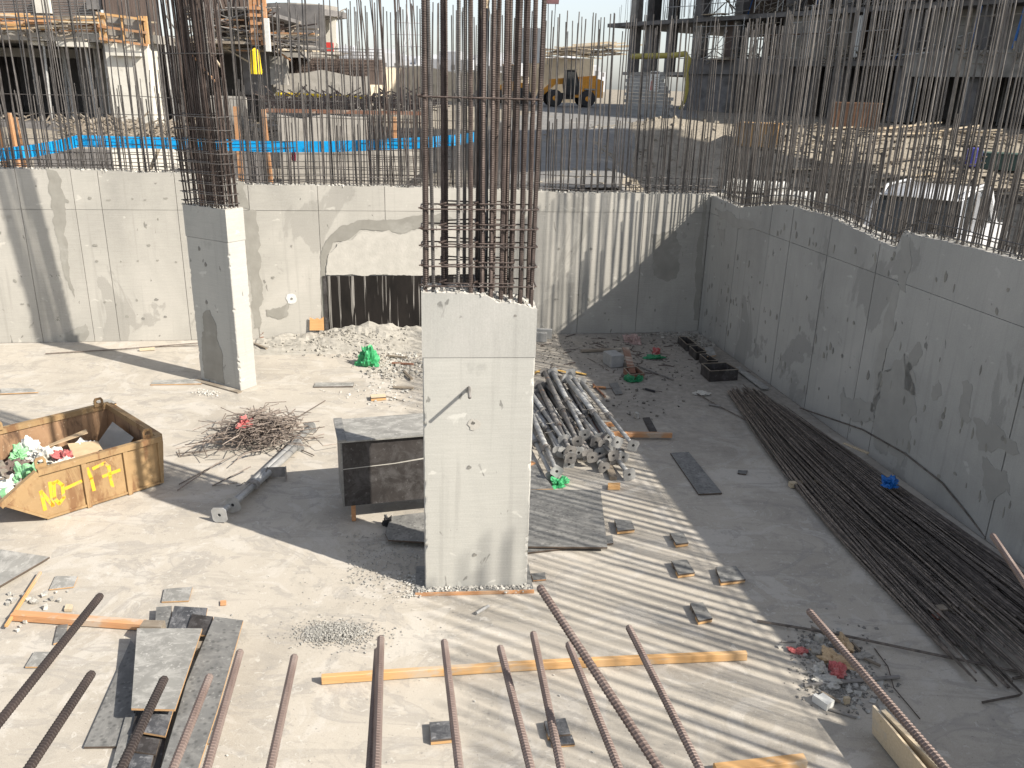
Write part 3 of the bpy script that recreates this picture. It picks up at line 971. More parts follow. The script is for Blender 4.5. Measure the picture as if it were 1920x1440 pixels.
def timber(name, label, a, b_, wd, h, mat=None, z0=.001, z1=None, group=None, cat='timber', bow=.0):
    # a and b_: ends of the centre line on the ground (image spots)
    A = fl(*a, z0); B = fl(*b_, z0 if z1 is None else z1)
    L = (B - A).length
    M = frame(A, B - A) if z1 is None else None
    if M is None:
        d = (B - A).normalized(); sd = Vector((0, 0, 1)).cross(d).normalized()
        M = frame(A, d, d.cross(sd))
    bb = MB(); c = min(.006, h * .15); n = 8
    v = []
    for i in range(n + 1):
        x = L * i / n; yo = bow * sin(pi * i / n)
        for y, z in ((-wd / 2 + c, 0), (wd / 2 - c, 0), (wd / 2, c), (wd / 2, h - c), (wd / 2 - c, h), (-wd / 2 + c, h), (-wd / 2, h - c), (-wd / 2, c)):
            v.append((x + (U_(-.004, .004) if i in (0, n) else 0), y + yo, z))
    f = []
    for i in range(n):
        for k in range(8):
            k2 = (k + 1) % 8
            f.append((i * 8 + k, i * 8 + k2, (i + 1) * 8 + k2, (i + 1) * 8 + k))
    f += [tuple(range(7, -1, -1)), tuple(n * 8 + k for k in range(8))]
    bb.add(v, f)
    o = bb.build(name, mat or m_wood)
    o.matrix_world = M
    return tag(o, label, cat, group)
def crumple(name, label, cat, c, size, mat, seed=0, group=None, n=14, amp=.55, sub=3, tag_it=True):
    # creased bag or cloth: a lumpy closed shell
    import bmesh
    bm = bmesh.new()
    bmesh.ops.create_icosphere(bm, subdivisions=sub + 1, radius=1)
    for v in bm.verts:
        p = v.co.copy()
        k = 1 + amp * 1.1 * noise.noise(p * 1.6 + Vector((seed, 0, 0))) + amp * .9 * abs(noise.noise(p * 3.7 + Vector((0, seed, 0)))) - amp * .5 * abs(noise.noise(p * 7.5 + Vector((0, 0, seed)))) - amp * .2
        if p.z < -.3: p.z = -.3 - (p.z + .3) * -.15
        v.co = Vector((p.x * k * size[0], p.y * k * size[1], (p.z + .3) * max(.3, k) * size[2]))
    me = bpy.data.meshes.new(name)
    bm.to_mesh(me); bm.free()
    me.materials.append(mat)
    o = link(name, me)
    o.location = c
    o.rotation_euler = (0, 0, seed * 1.7)
    if tag_it: tag(o, label, cat, group)
    return o
def rod(name, label, pts, r, mat, cat='rebar', group=None, n=6, parent=None):
    pts = [Vector(p) for p in pts]
    b = MB(); b.tube(pts, r, n)
    o = b.build(name, mat, parent, origin=pts[0])
    return tag(o, label, cat, group) if parent is None else o

# ---- skip with its load
random.seed(51)
E0 = fl(88, 975); A0 = fl(300, 908)
sd = (A0 - E0).normalized()
MS = frame(E0, sd)          # x along the side, y away from the camera, z up
SK = thing('waste_skip', 'ochre steel waste skip with yellow hand painted number, full of rubbish', 'skip', M=MS)
SWD = 1.62
prof = [(0, 0), (1.38, 0), (1.45, .60), (0.0, .60), (-.43, .345)]
tilt_ = .03
def skside(y, th):
    b = MB()
    b.prism([(x, y, z + .02) for x, z in prof], (0, th, 0))
    return b
skside(0, .012).build('side_plate', [m_skip], SK)
skside(SWD - .012, .012).build('side_plate', [m_skipi], SK)
b = MB(); b.prism([(0, .013, .02), (1.38, .013, .02), (1.38, .013, .032), (0, .013, .032)], (0, SWD - .026, 0)); b.build('bottom_plate', m_skipi, SK)
b = MB(); b.prism([(1.375, .013, .033), (1.387, .013, .033), (1.452, .013, .62), (1.44, .013, .62)], (0, SWD - .026, 0)); b.build('end_plate', [m_skipi], SK)
b = MB(); b.prism([(-.43, .013, .352), (-.43, .013, .366), (0, .013, .046), (0, .013, .033)], (0, SWD - .026, 0)); b.build('sloping_plate', m_skipi, SK)
for y0, y1, nm in ((-.035, .035, 0), (SWD - .035, SWD + .035, 1)):
    b = MB(); b.bar((1.47, (y0 + y1) / 2, .63), (-.01, (y0 + y1) / 2, .63), .07, .075); b.build('rim_rail', m_skip, SK)
    b = MB(); b.bar((-.012, (y0 + y1) / 2, .628), (-.45, (y0 + y1) / 2, .352), .066, .07); b.build('rim_rail', m_skip, SK)
b = MB(); b.box(1.42, 1.50, .036, SWD - .036, .592, .668); b.build('rim_rail', m_skip, SK)
for x in (.46, .96):
    b = MB(); b.prism([(x, -.035, -.0), (x + .055, -.035, -.0), (x + .055, -.035, .588), (x, -.035, .588)], (0, .034, 0)); b.build('side_rib', m_skip, SK)
b = MB(); b.prism([(1.385, -.03, .02), (1.42, -.03, .02), (1.475, -.03, .59), (1.40, -.03, .59)], (0, .09, 0)); b.build('corner_post', m_skip, SK)
b = MB(); b.bar((0, -.012, .03), (1.38, -.012, .03), .022, .03); b.build('base_rail', m_skip, SK)
b = MB(); b.bar((-.43, -.012, .37), (0, -.012, .04), .022, .03); b.build('base_rail', m_skip, SK)
def lug(x, y):
    b = MB(); o = []
    R = .062; pts_o = [(-R, 0), (-R, .09), (-.04, .125), (.04, .125), (R, .09), (R, 0)]
    pts_i = [(-.034, .045), (-.034, .08), (-.02, .095), (.02, .095), (.034, .08), (.034, .045)]
    v = [(x + p[0], y - .012, .66 + p[1]) for p in pts_o] + [(x + p[0], y - .012, .66 + p[1]) for p in pts_i]
    v += [(p[0], y + .012, p[2]) for p in v]
    f = []
    for k in range(6):
        k2 = (k + 1) % 6
        f += [(k, k2, 6 + k2, 6 + k), (12 + k2, 12 + k, 18 + k, 18 + k2), (k2, k, 12 + k, 12 + k2), (6 + k, 6 + k2, 18 + k2, 18 + k)]
    b.add(v, f); b.build('lifting_lug', m_skip, SK)
for x in (.05, 1.32):
    lug(x, .05); lug(x, SWD - .05)
# painted number
def stroke(pts, w=.045):
    b = MB()
    for a, c in zip(pts, pts[1:]):
        a = Vector((a[0], 0, a[1])); c = Vector((c[0], 0, c[1]))
        d = (c - a).normalized(); n_ = Vector((-d.z, 0, d.x)) * w / 2
        a2 = a - d * w * .3; c2 = c + d * w * .3
        b.prism([a2 - n_ + Vector((0, -.004, 0)), c2 - n_ + Vector((0, -.004, 0)), c2 + n_ + Vector((0, -.004, 0)), a2 + n_ + Vector((0, -.004, 0))], (0, .003, 0))
    return b
glyphs = [[(.0, .14), (-.01, .38), (.09, .16), (.10, .46)], [(.14, .44), (.12, .25), (.16, .16), (.22, .22), (.23, .38), (.18, .45), (.13, .44)], [(.26, .33), (.44, .36)],
          [(.53, .50), (.56, .36), (.57, .2)], [(.60, .48), (.74, .51), (.78, .45), (.78, .3), (.79, .17)], [(.70, .34), (.90, .36)]]
for g in glyphs:
    if g[0][0] < .5:
        g = [(x + .0, z) for x, z in g]
    stroke(g, .04).build('painted_number', m_ypaint, SK)
# rubbish in the skip
rub = MB()
for _ in range(220):
    x = U_(-.25, 1.0); y = U_(.1, SWD - .12)
    zb = .06 + max(0, -x) * .8
    rub.rock((x, y, zb + U_(.02, .3) * (1.1 - max(0, x) * .8)), U_(.03, .11), (1, U_(.4, 1), U_(.2, .8)))
o = rub.build('rubbish_fill', simple('mixed rubbish', (.13, .11, .09), (.34, .30, .25), 6, .9, .4, 0)); o.matrix_world = MS
tag(o, 'mixed grey brown rubbish filling the ochre skip', 'rubbish', None, 'stuff')
def inskip(x, y, z): return MS @ Vector((x, y, z))
for k, (nm, lab, cat, x, y, z, s_, mt, am) in enumerate([
    ('plastic_bag', 'light green crumpled bag in the skip near its lower lug', 'bag', -.02, .42, .40, (.15, .13, .15), m_lgreen, .5),
    ('plastic_bag', 'small light green bag at the far side of the skip', 'bag', .12, 1.12, .40, (.09, .08, .12), m_lgreen, .5),
    ('plastic_bag', 'white crumpled bag at the far side of the skip', 'bag', .28, 1.2, .40, (.14, .12, .15), m_white, .5),
    ('plastic_bag', 'flat white sheet of plastic in the open end of the skip', 'bag', -.22, .5, .34, (.24, .15, .09), m_white, .6),
    ('plastic_bag', 'red plastic bag in the middle of the skip', 'bag', .48, .58, .42, (.20, .12, .09), m_rose, .6),
    ('plastic_bag', 'grey translucent bag in the skip by the painted side', 'bag', .38, .25, .38, (.2, .14, .15), m_offw, .5),
    ('plastic_bag', 'off white torn sack in the skip beside the red bag', 'bag', .34, .85, .40, (.22, .16, .12), m_offw, .6),
    ('plastic_bag', 'dark brown sack in the skip beside the green bag', 'bag', -.06, .8, .36, (.16, .15, .12), m_fence, .5),
    ('plastic_bag', 'black bag beside the cardboard in the skip', 'bag', .86, .5, .34, (.16, .12, .09), m_black, .5),
    ('plastic_bag', 'clear grey bag near the dark end of the skip', 'bag', .80, .85, .36, (.2, .15, .09), m_white, .7)]):
    crumple(nm, lab, cat, inskip(x, y, z), s_, mt, k + 3, None, amp=am)
def sheet3(name, label, cat, pts, mat, th=.006):
    pts = [Vector(p) for p in pts]
    n_ = (pts[1] - pts[0]).cross(pts[2] - pts[0]).normalized() * th
    b = MB(); b.prism(pts, n_)
    c = sum(pts, Vector()) / len(pts)
    return tag(b.build(name, mat, origin=c), label, cat)
sheet3('cardboard_sheet', 'tan cardboard sheet lying on the red bag in the skip', 'cardboard', [inskip(.55, .45, .47), inskip(.88, .30, .45), inskip(.95, .75, .50), inskip(.62, .85, .53)], m_card)
sheet3('cardboard_sheet', 'long curled cardboard at the back of the skip', 'cardboard', [inskip(.35, 1.0, .48), inskip(.95, 1.05, .52), inskip(1.0, 1.25, .50), inskip(.4, 1.2, .42)], m_card)
sheet3('cardboard_sheet', 'grey board leaning against the dark end of the skip', 'cardboard', [inskip(1.05, .5, .2), inskip(1.34, .55, .5), inskip(1.32, 1.15, .55), inskip(1.0, 1.1, .25)], m_bconc)
sheet3('cardboard_sheet', 'torn cardboard strip beside the black bag in the skip', 'cardboard', [inskip(.56, .22, .43), inskip(.86, .18, .42), inskip(.84, .3, .46), inskip(.6, .34, .46)], m_woodg)
b = MB(); b.lathe([(.055, 0), (.07, .14), (.074, .15)], 14, Matrix.Rotation(1.2, 4, 'Y')); o = b.build('paint_tub', m_white); o.location = inskip(-.36, .25, .36)
tag(o, 'white tub with green label at the low end of the skip', 'tub')
b = MB(); b.lathe([(.0715, .05), (.0745, .12)], 14, Matrix.Rotation(1.2, 4, 'Y')); b.build('tub_label', m_lgreen, o)

# ---- heap of bent rebar offcuts
random.seed(52)
HC = fl(478, 832)
core = MB()
def offcut(c, spread, zmax):
    L = U_(.15, .48)
    a = U_(0, 2 * pi) if R_() < .4 else random.gauss(.55, .5)
    p = Vector((c.x + random.gauss(0, spread[0]), c.y + random.gauss(0, spread[1]), 0))
    r2 = ((p.x - c.x) / .5) ** 2 + ((p.y - c.y) / .42) ** 2
    p.z = .02 + max(0, zmax * math.exp(-r2) * U_(.3, 1))
    pts = [p]; d = Vector((cos(a), sin(a), U_(-.1, .12)))
    for _ in range(random.choice((1, 1, 2, 2, 3))):
        for s_ in range(2):
            p = p + d * L * .35; p = Vector((p.x, p.y, max(.012, p.z))); pts.append(p)
            a += U_(-.08, .08); d = Vector((cos(a), sin(a), d.z))
        a += random.choice((0, .8, -.9, 1.5, -1.5)); d = Vector((cos(a), sin(a), U_(-.2, .2)))
    return pts
for _ in range(380):
    core.tube(offcut(HC, (.22, .17), .46), U_(.0055, .0085), 4)
o = core.build('rebar_scrap', m_rebarg, origin=HC)
tag(o, 'tangled mass of short bent rebar offcuts near the skip', 'rebar', None, 'stuff')
for k in range(70):
    rod('rebar_offcut', 'bent rebar offcut in the scrap heap beside the skip', offcut(HC, (.26, .2), .5), U_(.0055, .0085), m_rebarg, 'rebar', 'loose offcuts of the rebar scrap heap', 5)
for lab, q in (('long straight rebar offcut sticking out of the heap towards the skip, lowest', [(408, 868, .1), (333, 919, .02)]), ('long straight offcut reaching left out of the rebar heap', [(430, 840, .15), (331, 851, .02)]), ('offcut with a long tail at the upper left of the rebar heap', [(420, 822, .2), (347, 834, .03)]),
               ('upright bent stirrup standing out of the top of the rebar heap', [(472, 800, .05), (488, 764, .05), (516, 772, .05), (512, 786, .05)]), ('thin straight wire pointing up right from the rebar heap', [(545, 790, .1), (610, 751, .02)]),
               ('hooked bar end lying right of the steel props', [(548, 836, .02), (589, 854, .02)]), ('bent wide hoop resting on the rebar heap', [(432, 792, .3), (455, 812, .3), (482, 830, .28), (500, 820, .25)]),
               ('offcut running out of the heap between skip and props', [(425, 860, .08), (336, 908, .02)]), ('offcut with foot bent under the props', [(470, 875, .1), (398, 911, .02), (445, 905, .02)]), ('looped thin bar at the left top of the heap', [(421, 786, .05), (425, 780, .06), (442, 778, .08), (460, 800, .2)])):
    rod('rebar_offcut', lab, [fl(*p) for p in q], .008, m_rebarg)
crumple('plastic_bag', 'red plastic bag on top of the rebar scrap heap', 'bag', fl(459, 800, .32), (.10, .07, .10), m_rose, 4, amp=.6)

# ---- steel props
def prop_parts(L, red=False, mt=None, inner=.42, plate=True, kk=1.0):
    # outer tube 0..Lo, inner tube beyond, along local x
    P = []
    mt = mt or m_galv
    Lo = L * (1 - inner)
    b = MB(); b.tube([(.01, 0, 0), (Lo, 0, 0)], .036 * kk, 12); P.append(('outer_tube', b.mesh('outer_tube', m_red if red else mt, True)))
    b = MB(); b.tube([(Lo, 0, 0), (L - .008, 0, 0)], .0275 * kk, 12); P.append(('inner_tube', b.mesh('inner_tube', m_red if red else mt, True)))
    b = MB(); b.lathe([(.038 * kk, 0), (.048 * kk, .01), (.048 * kk, .07), (.04 * kk, .08)], 12, Matrix.Translation((Lo - .05, 0, 0)) @ Matrix.Rotation(pi / 2, 4, 'Y')); P.append(('collar', b.mesh('collar', m_galvd)))
    b = MB(); b.tube([(Lo - .01, -.035, 0), (Lo, -.09, .03), (Lo + .02, -.14, .0), (Lo + .02, -.2, -.01)], .007, 5); b.tube([(Lo + .05, -.04, -.03), (Lo + .05, .05, .04), (Lo + .03, .07, .0)], .006, 5); P.append(('handle', b.mesh('handle', m_galvd)))
    for x, nm in ((0, 'base_plate'), (L - .008, 'head_plate')):
        b = MB(); w = .07 * kk; n = 10
        rim = [(-w, -w), (w, -w), (w, w), (-w, w)]
        o_ = []
        for k in range(16):
            t = 2 * pi * k / 16 + pi / 16
            q = max(abs(cos(t)), abs(sin(t)))
            o_.append((cos(t) / q * w, sin(t) / q * w))
        i_ = [(cos(2 * pi * k / 16 + pi / 16) * .021, sin(2 * pi * k / 16 + pi / 16) * .021) for k in range(16)]
        v = [(x, a, c) for a, c in o_] + [(x, a, c) for a, c in i_] + [(x + .008, a, c) for a, c in o_] + [(x + .008, a, c) for a, c in i_]
        f = []
        for k in range(16):
            k2 = (k + 1) % 16
            f += [(k, k2, 16 + k2, 16 + k), (32 + k2, 32 + k, 48 + k, 48 + k2), (k2, k, 32 + k, 32 + k2), (16 + k, 16 + k2, 48 + k2, 48 + k)]
        b.add(v, f); P.append((nm, b.mesh(nm, mt)))
    b = MB(); b.tube([(L - .0085, 0, 0), (L - .006, 0, 0)], .022, 10); b.tube([(.004, 0, 0), (.006, 0, 0)], .022, 10)
    P.append(('bore', b.mesh('bore', m_black)))
    return P
random.seed(53)
PK = [prop_parts(2.6, kk=1.15), prop_parts(2.7, mt=m_galvd, kk=1.1), prop_parts(2.45, mt=m_galv, inner=.5, kk=1.2), prop_parts(2.55, mt=m_galvd, inner=.35, kk=1.15), prop_parts(2.5, mt=m_galv, inner=.3, kk=1.1)]
PR = prop_parts(2.5, True, kk=1.1)
PL_ = prop_parts(2.85, mt=m_galv, inner=.3, kk=1.35)
PS_ = prop_parts(1.95, mt=m_galv, inner=.3, kk=1.35)
def prop(parts, a, b_, label, group=None, roll=None):
    d = (b_ - a).normalized()
    s_ = Vector((0, 0, 1)).cross(d).normalized()
    M = frame(a, d, d.cross(s_)) @ Matrix.Rotation(U_(-.5, .5) if roll is None else roll, 4, 'X')
    r = thing('steel_prop', label, 'prop', M=M, group=group)
    for nm, me in parts:
        link(nm, me, r)
    return r
for a, q, lab in ((fl(584, 800, .07), fl(411, 966, .10), 'galvanised steel prop beside the rebar heap with square foot nearest the camera'), (fl(556, 838, .07), fl(436, 947, .13), 'second steel prop lying against the first by the rebar heap')):
    d = (q - a).normalized(); L = 2.85 if 'nearest' in lab else 1.95
    prop(PL_ if L > 2 else PS_, q - d * L, q, lab)
# bracket under the props
BR = fl(519, 900)
bk = thing('steel_bracket', 'small steel channel bracket standing under the two props', 'bracket', BR, .15)
for x in (-.12, .12):
    b = MB(); b.box(x - .006, x + .006, -.06, .06, 0, .17); b.build('flange', m_galvd, bk)
b = MB(); b.box(-.114, .114, .03, .045, .03, .17); b.build('web', m_galvd, bk)
# heap of props behind the middle column
H0 = fl(1035, 735); H1 = fl(1128, 885)
hd = (H1 - H0); hd.z = 0; hd.normalize(); hs = Vector((hd.y, -hd.x, 0))   # hs points towards camera-left
GP = 'steel props in the heap behind the middle column'
base_pts = []
lay = [(0, 11, .085, -.62), (1, 9, .09, -.5), (2, 7, .10, -.33), (3, 4, .12, -.18)]
k = 0
for l_, n_, sp, off in lay:
    for i in range(n_):
        s_ = off + i * sp * 1.25 + U_(-.02, .02)
        sh = U_(-.22, .28)
        a = H0 + hd * (.3 + sh) + hs * -s_ * 1 + Vector((0, 0, .075 + l_ * .105 + U_(0, .02)))
        ang = random.gauss(0, .05)
        d = (hd + hs * ang); d.z = U_(-.02, .03) - .015 * l_; d.normalize()
        pk = PR if (l_ == 1 and i == 7) else random.choice(PK)
        prop(pk, a, a + d * 2, 'grey telescopic steel prop in the heap behind the middle column' if pk is not PR else 'reddish steel prop at the right side of the prop heap', GP if pk is not PR else None)
        k += 1
q = fl(1180, 890, .09); a = fl(1048, 722, .12); d = (q - a).normalized()
prop(prop_parts(3.1, mt=m_galv, inner=.3, kk=1.25), q - d * 3.1, q, 'longest prop on the right edge of the heap with square foot towards camera', None, .2)
q = fl(1035, 893, .08); a = fl(975, 770, .1); d = (q - a).normalized(); prop(PK[0], q - d * 2.6, q, 'prop at the lower left of the heap beside the column edge', None, .3)
q = fl(1044, 884, .18); d = (q - fl(990, 760, .2)).normalized(); prop(PK[4], q - d * 2.5, q, 'prop lying on the lower left one of the heap', None, .9)

# ---- plywood crate on legs behind the column
M_CR = frame((-1.95, 8.92, 0), (.92, .26, 0))
cr = thing('plywood_crate', 'black film faced plywood crate on timber legs left of the middle column', 'crate', M=M_CR)
CL_, CDp = 1.42, .62
b = MB(); b.box(0, CL_, 0, .018, .24, 1.08); b.build('front_panel', [m_plyd], cr)
b = MB(); b.box(-.02, -.001, -.01, CDp, .24, 1.06); b.build('side_panel', [m_plyg], cr)
b = MB(); b.box(CL_ + .001, CL_ + .02, 0, CDp, .40, 1.06); b.build('side_panel', [m_plyg], cr)
b = MB(); b.box(0, CL_, CDp - .018, CDp, .40, 1.06); b.build('back_panel', [m_plyd], cr)
b = MB(); b.box(-.05, CL_ + .05, -.05, CDp + .03, 1.082, 1.10); b.build('top_board', [m_plyl], cr)
b = MB(); b.box(-.05, .05, -.052, CDp + .03, 1.1015, 1.12); b.build('top_strip', m_plyg, cr)
for x in (.08, CL_ - .1):
    for y in (.06, CDp - .08):
        b = MB(); b.box(x, x + .05, y, y + .07, 0, .42 if y > .2 else .5); b.build('leg', m_woodo if x < .5 else m_woodg, cr)
b = MB(); b.prism([(0, -.0035, .73), (.6, -.0035, .75), (1.1, -.0035, .80), (1.42, -.0035, .82), (1.42, -.0035, .806), (.6, -.0035, .74), (0, -.0035, .722)], (0, .003, 0)); b.build('cement_smear', m_mortarl, cr)
flat('plywood_offcut', 'dark board lying propped under the crate beside the column', 'plywood', [(722, 1000), (733, 968), (830, 956), (830, 1018), (728, 1012)], .02, m_plyg, m_edged, .05)
crumple('plastic_bag', 'small black and white scrap under the crate leg', 'bag', fl(728, 985), (.06, .04, .1), m_black, 2, amp=.6)
b = MB()
for _ in range(500):
    p = fl(U_(650, 790), U_(1000, 1100)); b.rock((p.x, p.y, .003), U_(.003, .012), (1, 1, .6))
tag(b.build('gravel_scatter', m_gravel), 'dark gravel crumbs in the shadow left of the column', 'gravel', None, 'stuff')

# ---- boards on the floor, right of the column
flat('plywood_sheet', 'large grey plywood sheet lying against the right of the middle column', 'plywood', [(960, 918), (1126, 918), (1139, 1026), (955, 1024)], .02, m_plyg, m_edged, .04)
flat('plywood_sheet', 'narrow board under the corner of the large grey plywood sheet', 'plywood', [(985, 1026), (1148, 1003), (1150, 1018), (985, 1036)], .018, m_plyg, m_edged, .002)
flat('plywood_sheet', 'grey board slanting out from behind the column beside the prop heap', 'plywood', [(985, 866), (1000, 862), (1038, 916), (985, 918)], .02, m_plyg, m_edge, .03)
flat('plywood_board', 'narrow grey plywood board lying in the shade of the right wall', 'plywood', [(1257, 849), (1291, 847), (1354, 924), (1310, 926)], .02, m_plyg, m_edged)
crumple('plastic_bag', 'bright green bag at the foot of the prop heap', 'bag', fl(1050, 908), (.17, .08, .07), m_green, 6, amp=.7)
timber('timber_beam', 'orange timber beam sticking out right of the prop heap into shade', (1130, 818), (1259, 820), .07, .075, m_woodo, .03)
timber('timber_beam', 'short orange timber end just above the longer one by the props', (1118, 799), (1152, 799), .06, .06, m_woodo, .03)
timber('timber_beam', 'timber bearer under the lower left of the prop heap', (1000, 874), (985, 880), .08, .07, m_woodo)
timber('timber_bearer', 'timber bearer with pale end in front of the prop heap', (1150, 900), (1130, 852), .10, .05, m_woodg)
o = flat('plywood_offcut', 'orange cut end of the bearer before the prop heap', 'timber', [(1140, 905), (1163, 905), (1163, 912), (1140, 912)], .05, m_wood, m_wood)
def ply_stub(pix, label, mat=None, two=False, h=.05):
    # plywood pad nailed on two timber slips
    pts = [fl(x, y, h) for x, y in pix]
    c = sum(pts, Vector()) / 4; c.z = 0
    e = pts[1] - pts[0]
    M = frame(c, Vector((e.x, e.y, 0))); Mi = M.inverted()
    loc = [Mi @ p for p in pts]
    t = thing('plywood_pad', label, 'plywood pad', M=M)
    b = MB(); b.prism([(p.x, p.y, h) for p in reversed(loc)] if False else [(p.x, p.y, h) for p in loc], (0, 0, -.018), 0, 1); b.build('pad', [mat or m_plyg, m_edged], t)
    # slips: left and near edge
    def lerp(a, b_, k): return a + (b_ - a) * k
    A, B, Cc, D = loc
    b = MB(); b.prism([(p.x, p.y, h - .0185) for p in (lerp(D, A, .02), lerp(Cc, B, .02), lerp(Cc, B, .35), lerp(D, A, .35))], (0, 0, -(h - .0185)), 0); b.build('timber_slip', m_wood, t)
    b = MB(); b.prism([(p.x, p.y, h - .0185) for p in (lerp(A, D, .02), lerp(B, Cc, .02), lerp(B, Cc, .3), lerp(A, D, .3))], (0, 0, -(h - .0185)), 0); b.build('timber_slip', m_woodg, t)
    return t
ply_stub([(1152, 973), (1184, 976), (1190, 992), (1158, 995)], 'plywood pad nearest the corner of the large grey plywood sheet')
ply_stub([(1256, 999), (1281, 998), (1291, 1017), (1268, 1020)], 'plywood pad in the striped light, farthest of the three in a row')
ply_stub([(1259, 1051), (1288, 1049), (1303, 1073), (1272, 1077)], 'plywood pad in the striped light, middle of the three in a row')
ply_stub([(1294, 1131), (1318, 1129), (1336, 1159), (1310, 1164)], 'plywood pad in the striped light nearest to the camera of three')
t = ply_stub([(1342, 1063), (1380, 1061), (1398, 1086), (1352, 1091)], 'plywood pad half in shade with a stepped corner')
ply_stub([(805, 1354), (845, 1351), (850, 1384), (808, 1388)], 'plywood pad on bright floor behind the middle dowel bar', m_plyb)
ply_stub([(1020, 1352), (1060, 1346), (1070, 1376), (1028, 1380)], 'plywood pad under the pair of dowel bars, upper part', m_plyb)
ply_stub([(1030, 1381), (1072, 1377), (1078, 1394), (1036, 1397)], 'plywood pad under the pair of dowel bars, lower part', m_plyb, h=.03)
ply_stub([(178, 752), (205, 748), (218, 755), (192, 761)], 'small plywood pad behind the skip lug', m_plyl)
ply_stub([(694, 740), (722, 738), (724, 744), (696, 746)], 'small timber pad on the floor before the rubble heap', m_woodp, h=.06)
flat('plywood_offcut', 'thin pale plank lying behind the back left column foot', 'plywood', [(288, 713), (372, 710), (378, 719), (282, 721)], .015, m_plyl, m_edge)
flat('plywood_offcut', 'thin pale plank by the left edge of the picture', 'plywood', [(2, 728), (60, 728), (72, 735), (0, 738)], .015, m_plyl, m_edge)
flat('plywood_offcut', 'thin pale plank right of the back left column', 'plywood', [(592, 717), (664, 717), (662, 724), (588, 725)], .02, m_plyl, m_edged)
rod('rebar', 'long thin bar lying along the foot of the back wall', [fl(85, 663, .02), fl(220, 655, .02), fl(372, 643, .03)], .011, m_rebarg)
rod('rebar', 'thin bar beside the long bar at the back wall foot', [fl(290, 650, .01), fl(372, 648, .01)], .008, m_rebarg)
timber('timber_offcut', 'small yellow timber piece under the long bar at the back wall', (262, 658), (290, 656), .06, .05, m_woodp)
b = MB()
for _ in range(120):
    p = fl(random.gauss(388, 9), random.gauss(737, 3)); b.rock((p.x, p.y, .006), U_(.006, .022), (1, 1, .6))
tag(b.build('crumbs', m_crumb), 'little pile of crumbs before the back left column', 'rubble', None, 'stuff')

# ---- rubble heap at the opening in the back wall
random.seed(54)
def heap(name, label, spots, mat, n, rmin, rmax, kind='stuff', zfun=None):
    b = MB()
    for _ in range(n):
        (x, y), (sx, sy) = random.choice(spots)
        px, py = random.gauss(x, sx), random.gauss(y, sy)
        p = fl(px, py)
        q = MBK.inverted() @ p
        if q.y > -.05 and q.x < LB: continue
        z = zfun(p, px, py) if zfun else 0
        b.rock((p.x, p.y, z), U_(rmin, rmax) * (.5 + R_()), (1, U_(.6, 1), U_(.4, .9)))
    return tag(b.build(name, mat), label, 'rubble', None, kind)
mb = MB(); N1, N2 = 60, 14
for j in range(N2 + 1):
    for i in range(N1 + 1):
        u = 4.85 + 4.2 * i / N1; v = -.02 - 1.15 * j / N2
        h = .24 * math.exp(-((u - 7.3) ** 2) / 1.6) * (1 - j / N2) ** 1.1 + .05 * (1 - j / N2) * sst(4.85, 5.4, u) * (1 - sst(8.5, 9.05, u))
        h += (.05 * noise.noise((u * 3, v * 3, 0)) + .03 * noise.noise((u * 9, v * 9, 2))) * (1 - j / N2) * 1.6 + .0
        e = min(i, N1 - i, N2 - j)
        p = MBK @ Vector((u, v, max(-.01, h) if e else -.02)); mb.v.append(tuple(p))
for j in range(N2):
    for i in range(N1):
        a = j * (N1 + 1) + i; mb.f.append((a, a + N1 + 1, a + N1 + 2, a + 1)); mb.m.append(0)
tag(mb.build('rubble_heap', m_rubble), 'grey rubble and dust heap at the foot of the back wall', 'rubble', None, 'stuff')
def hz_(p, px, py):
    q = MBK.inverted() @ p
    k = max(0, min(1, 1 + q.y / 1.15)); return .24 * math.exp(-((q.x - 7.3) ** 2) / 1.6) * k ** 1.1 + .04 * k * (1 if 4.9 < q.x < 9 else 0)
heap('rubble_stones', 'loose broken concrete stones on the back wall rubble heap', [((600, 642), (60, 9)), ((700, 655), (40, 14)), ((740, 690), (30, 12)), ((660, 645), (60, 8))], m_rubble, 900, .012, .05, zfun=hz_)
heap('rubble_stones', 'loose stones and chips between the green bag and column', [((735, 690), (30, 14)), ((755, 670), (25, 10)), ((720, 735), (50, 12))], m_crumb, 420, .008, .035)
crumple('plastic_bag', 'bright green plastic bag beside the rubble heap', 'bag', fl(690, 684), (.21, .16, .26), m_green, 9, amp=.6, sub=3)
pts = [(581, 594), (590, 598), (595, 595), (600, 598), (607, 593), (608, 618), (581, 618)]
b = MB(); pl = [bwl(*q) for q in pts]; b.prism([(u, -.06 - (z - .15) * -.02, z) for u, z in pl], (0, .018, 0)); o = b.build('plywood_board', m_orangeb)
o.matrix_world = MBK; tag(o, 'small orange plywood board with a notch leaning on the back wall', 'plywood')
for lab, a, q, mt in (('grey stick lying in front of the green bag', (725, 668), (762, 672), m_woodg), ('pink brown plank by the column among the rubble', (735, 682), (775, 684), m_woodb), ('thin stick poking out of the rubble heap', (680, 634), (700, 655), m_woodp), ('dark stick below the rubble near the column', (758, 698), (772, 712), m_woodg), ('flat stick on the rubble near the column', (737, 727), (775, 729), m_woodg), ('brown stick at the left end of the rubble heap', (478, 646), (500, 655), m_woodg)):
    timber('timber_offcut', lab, a, q, .05, .03, mt, .02)
rod('rebar', 'thin wire lying beside the small timber pad', [fl(722, 742, .01), fl(758, 753, .01)], .006, m_rebarg)
crumple('brown_bag', 'small brown lump of sacking at the rubble heap left end', 'bag', fl(492, 630, .03), (.12, .08, .1), m_woodb, 3)

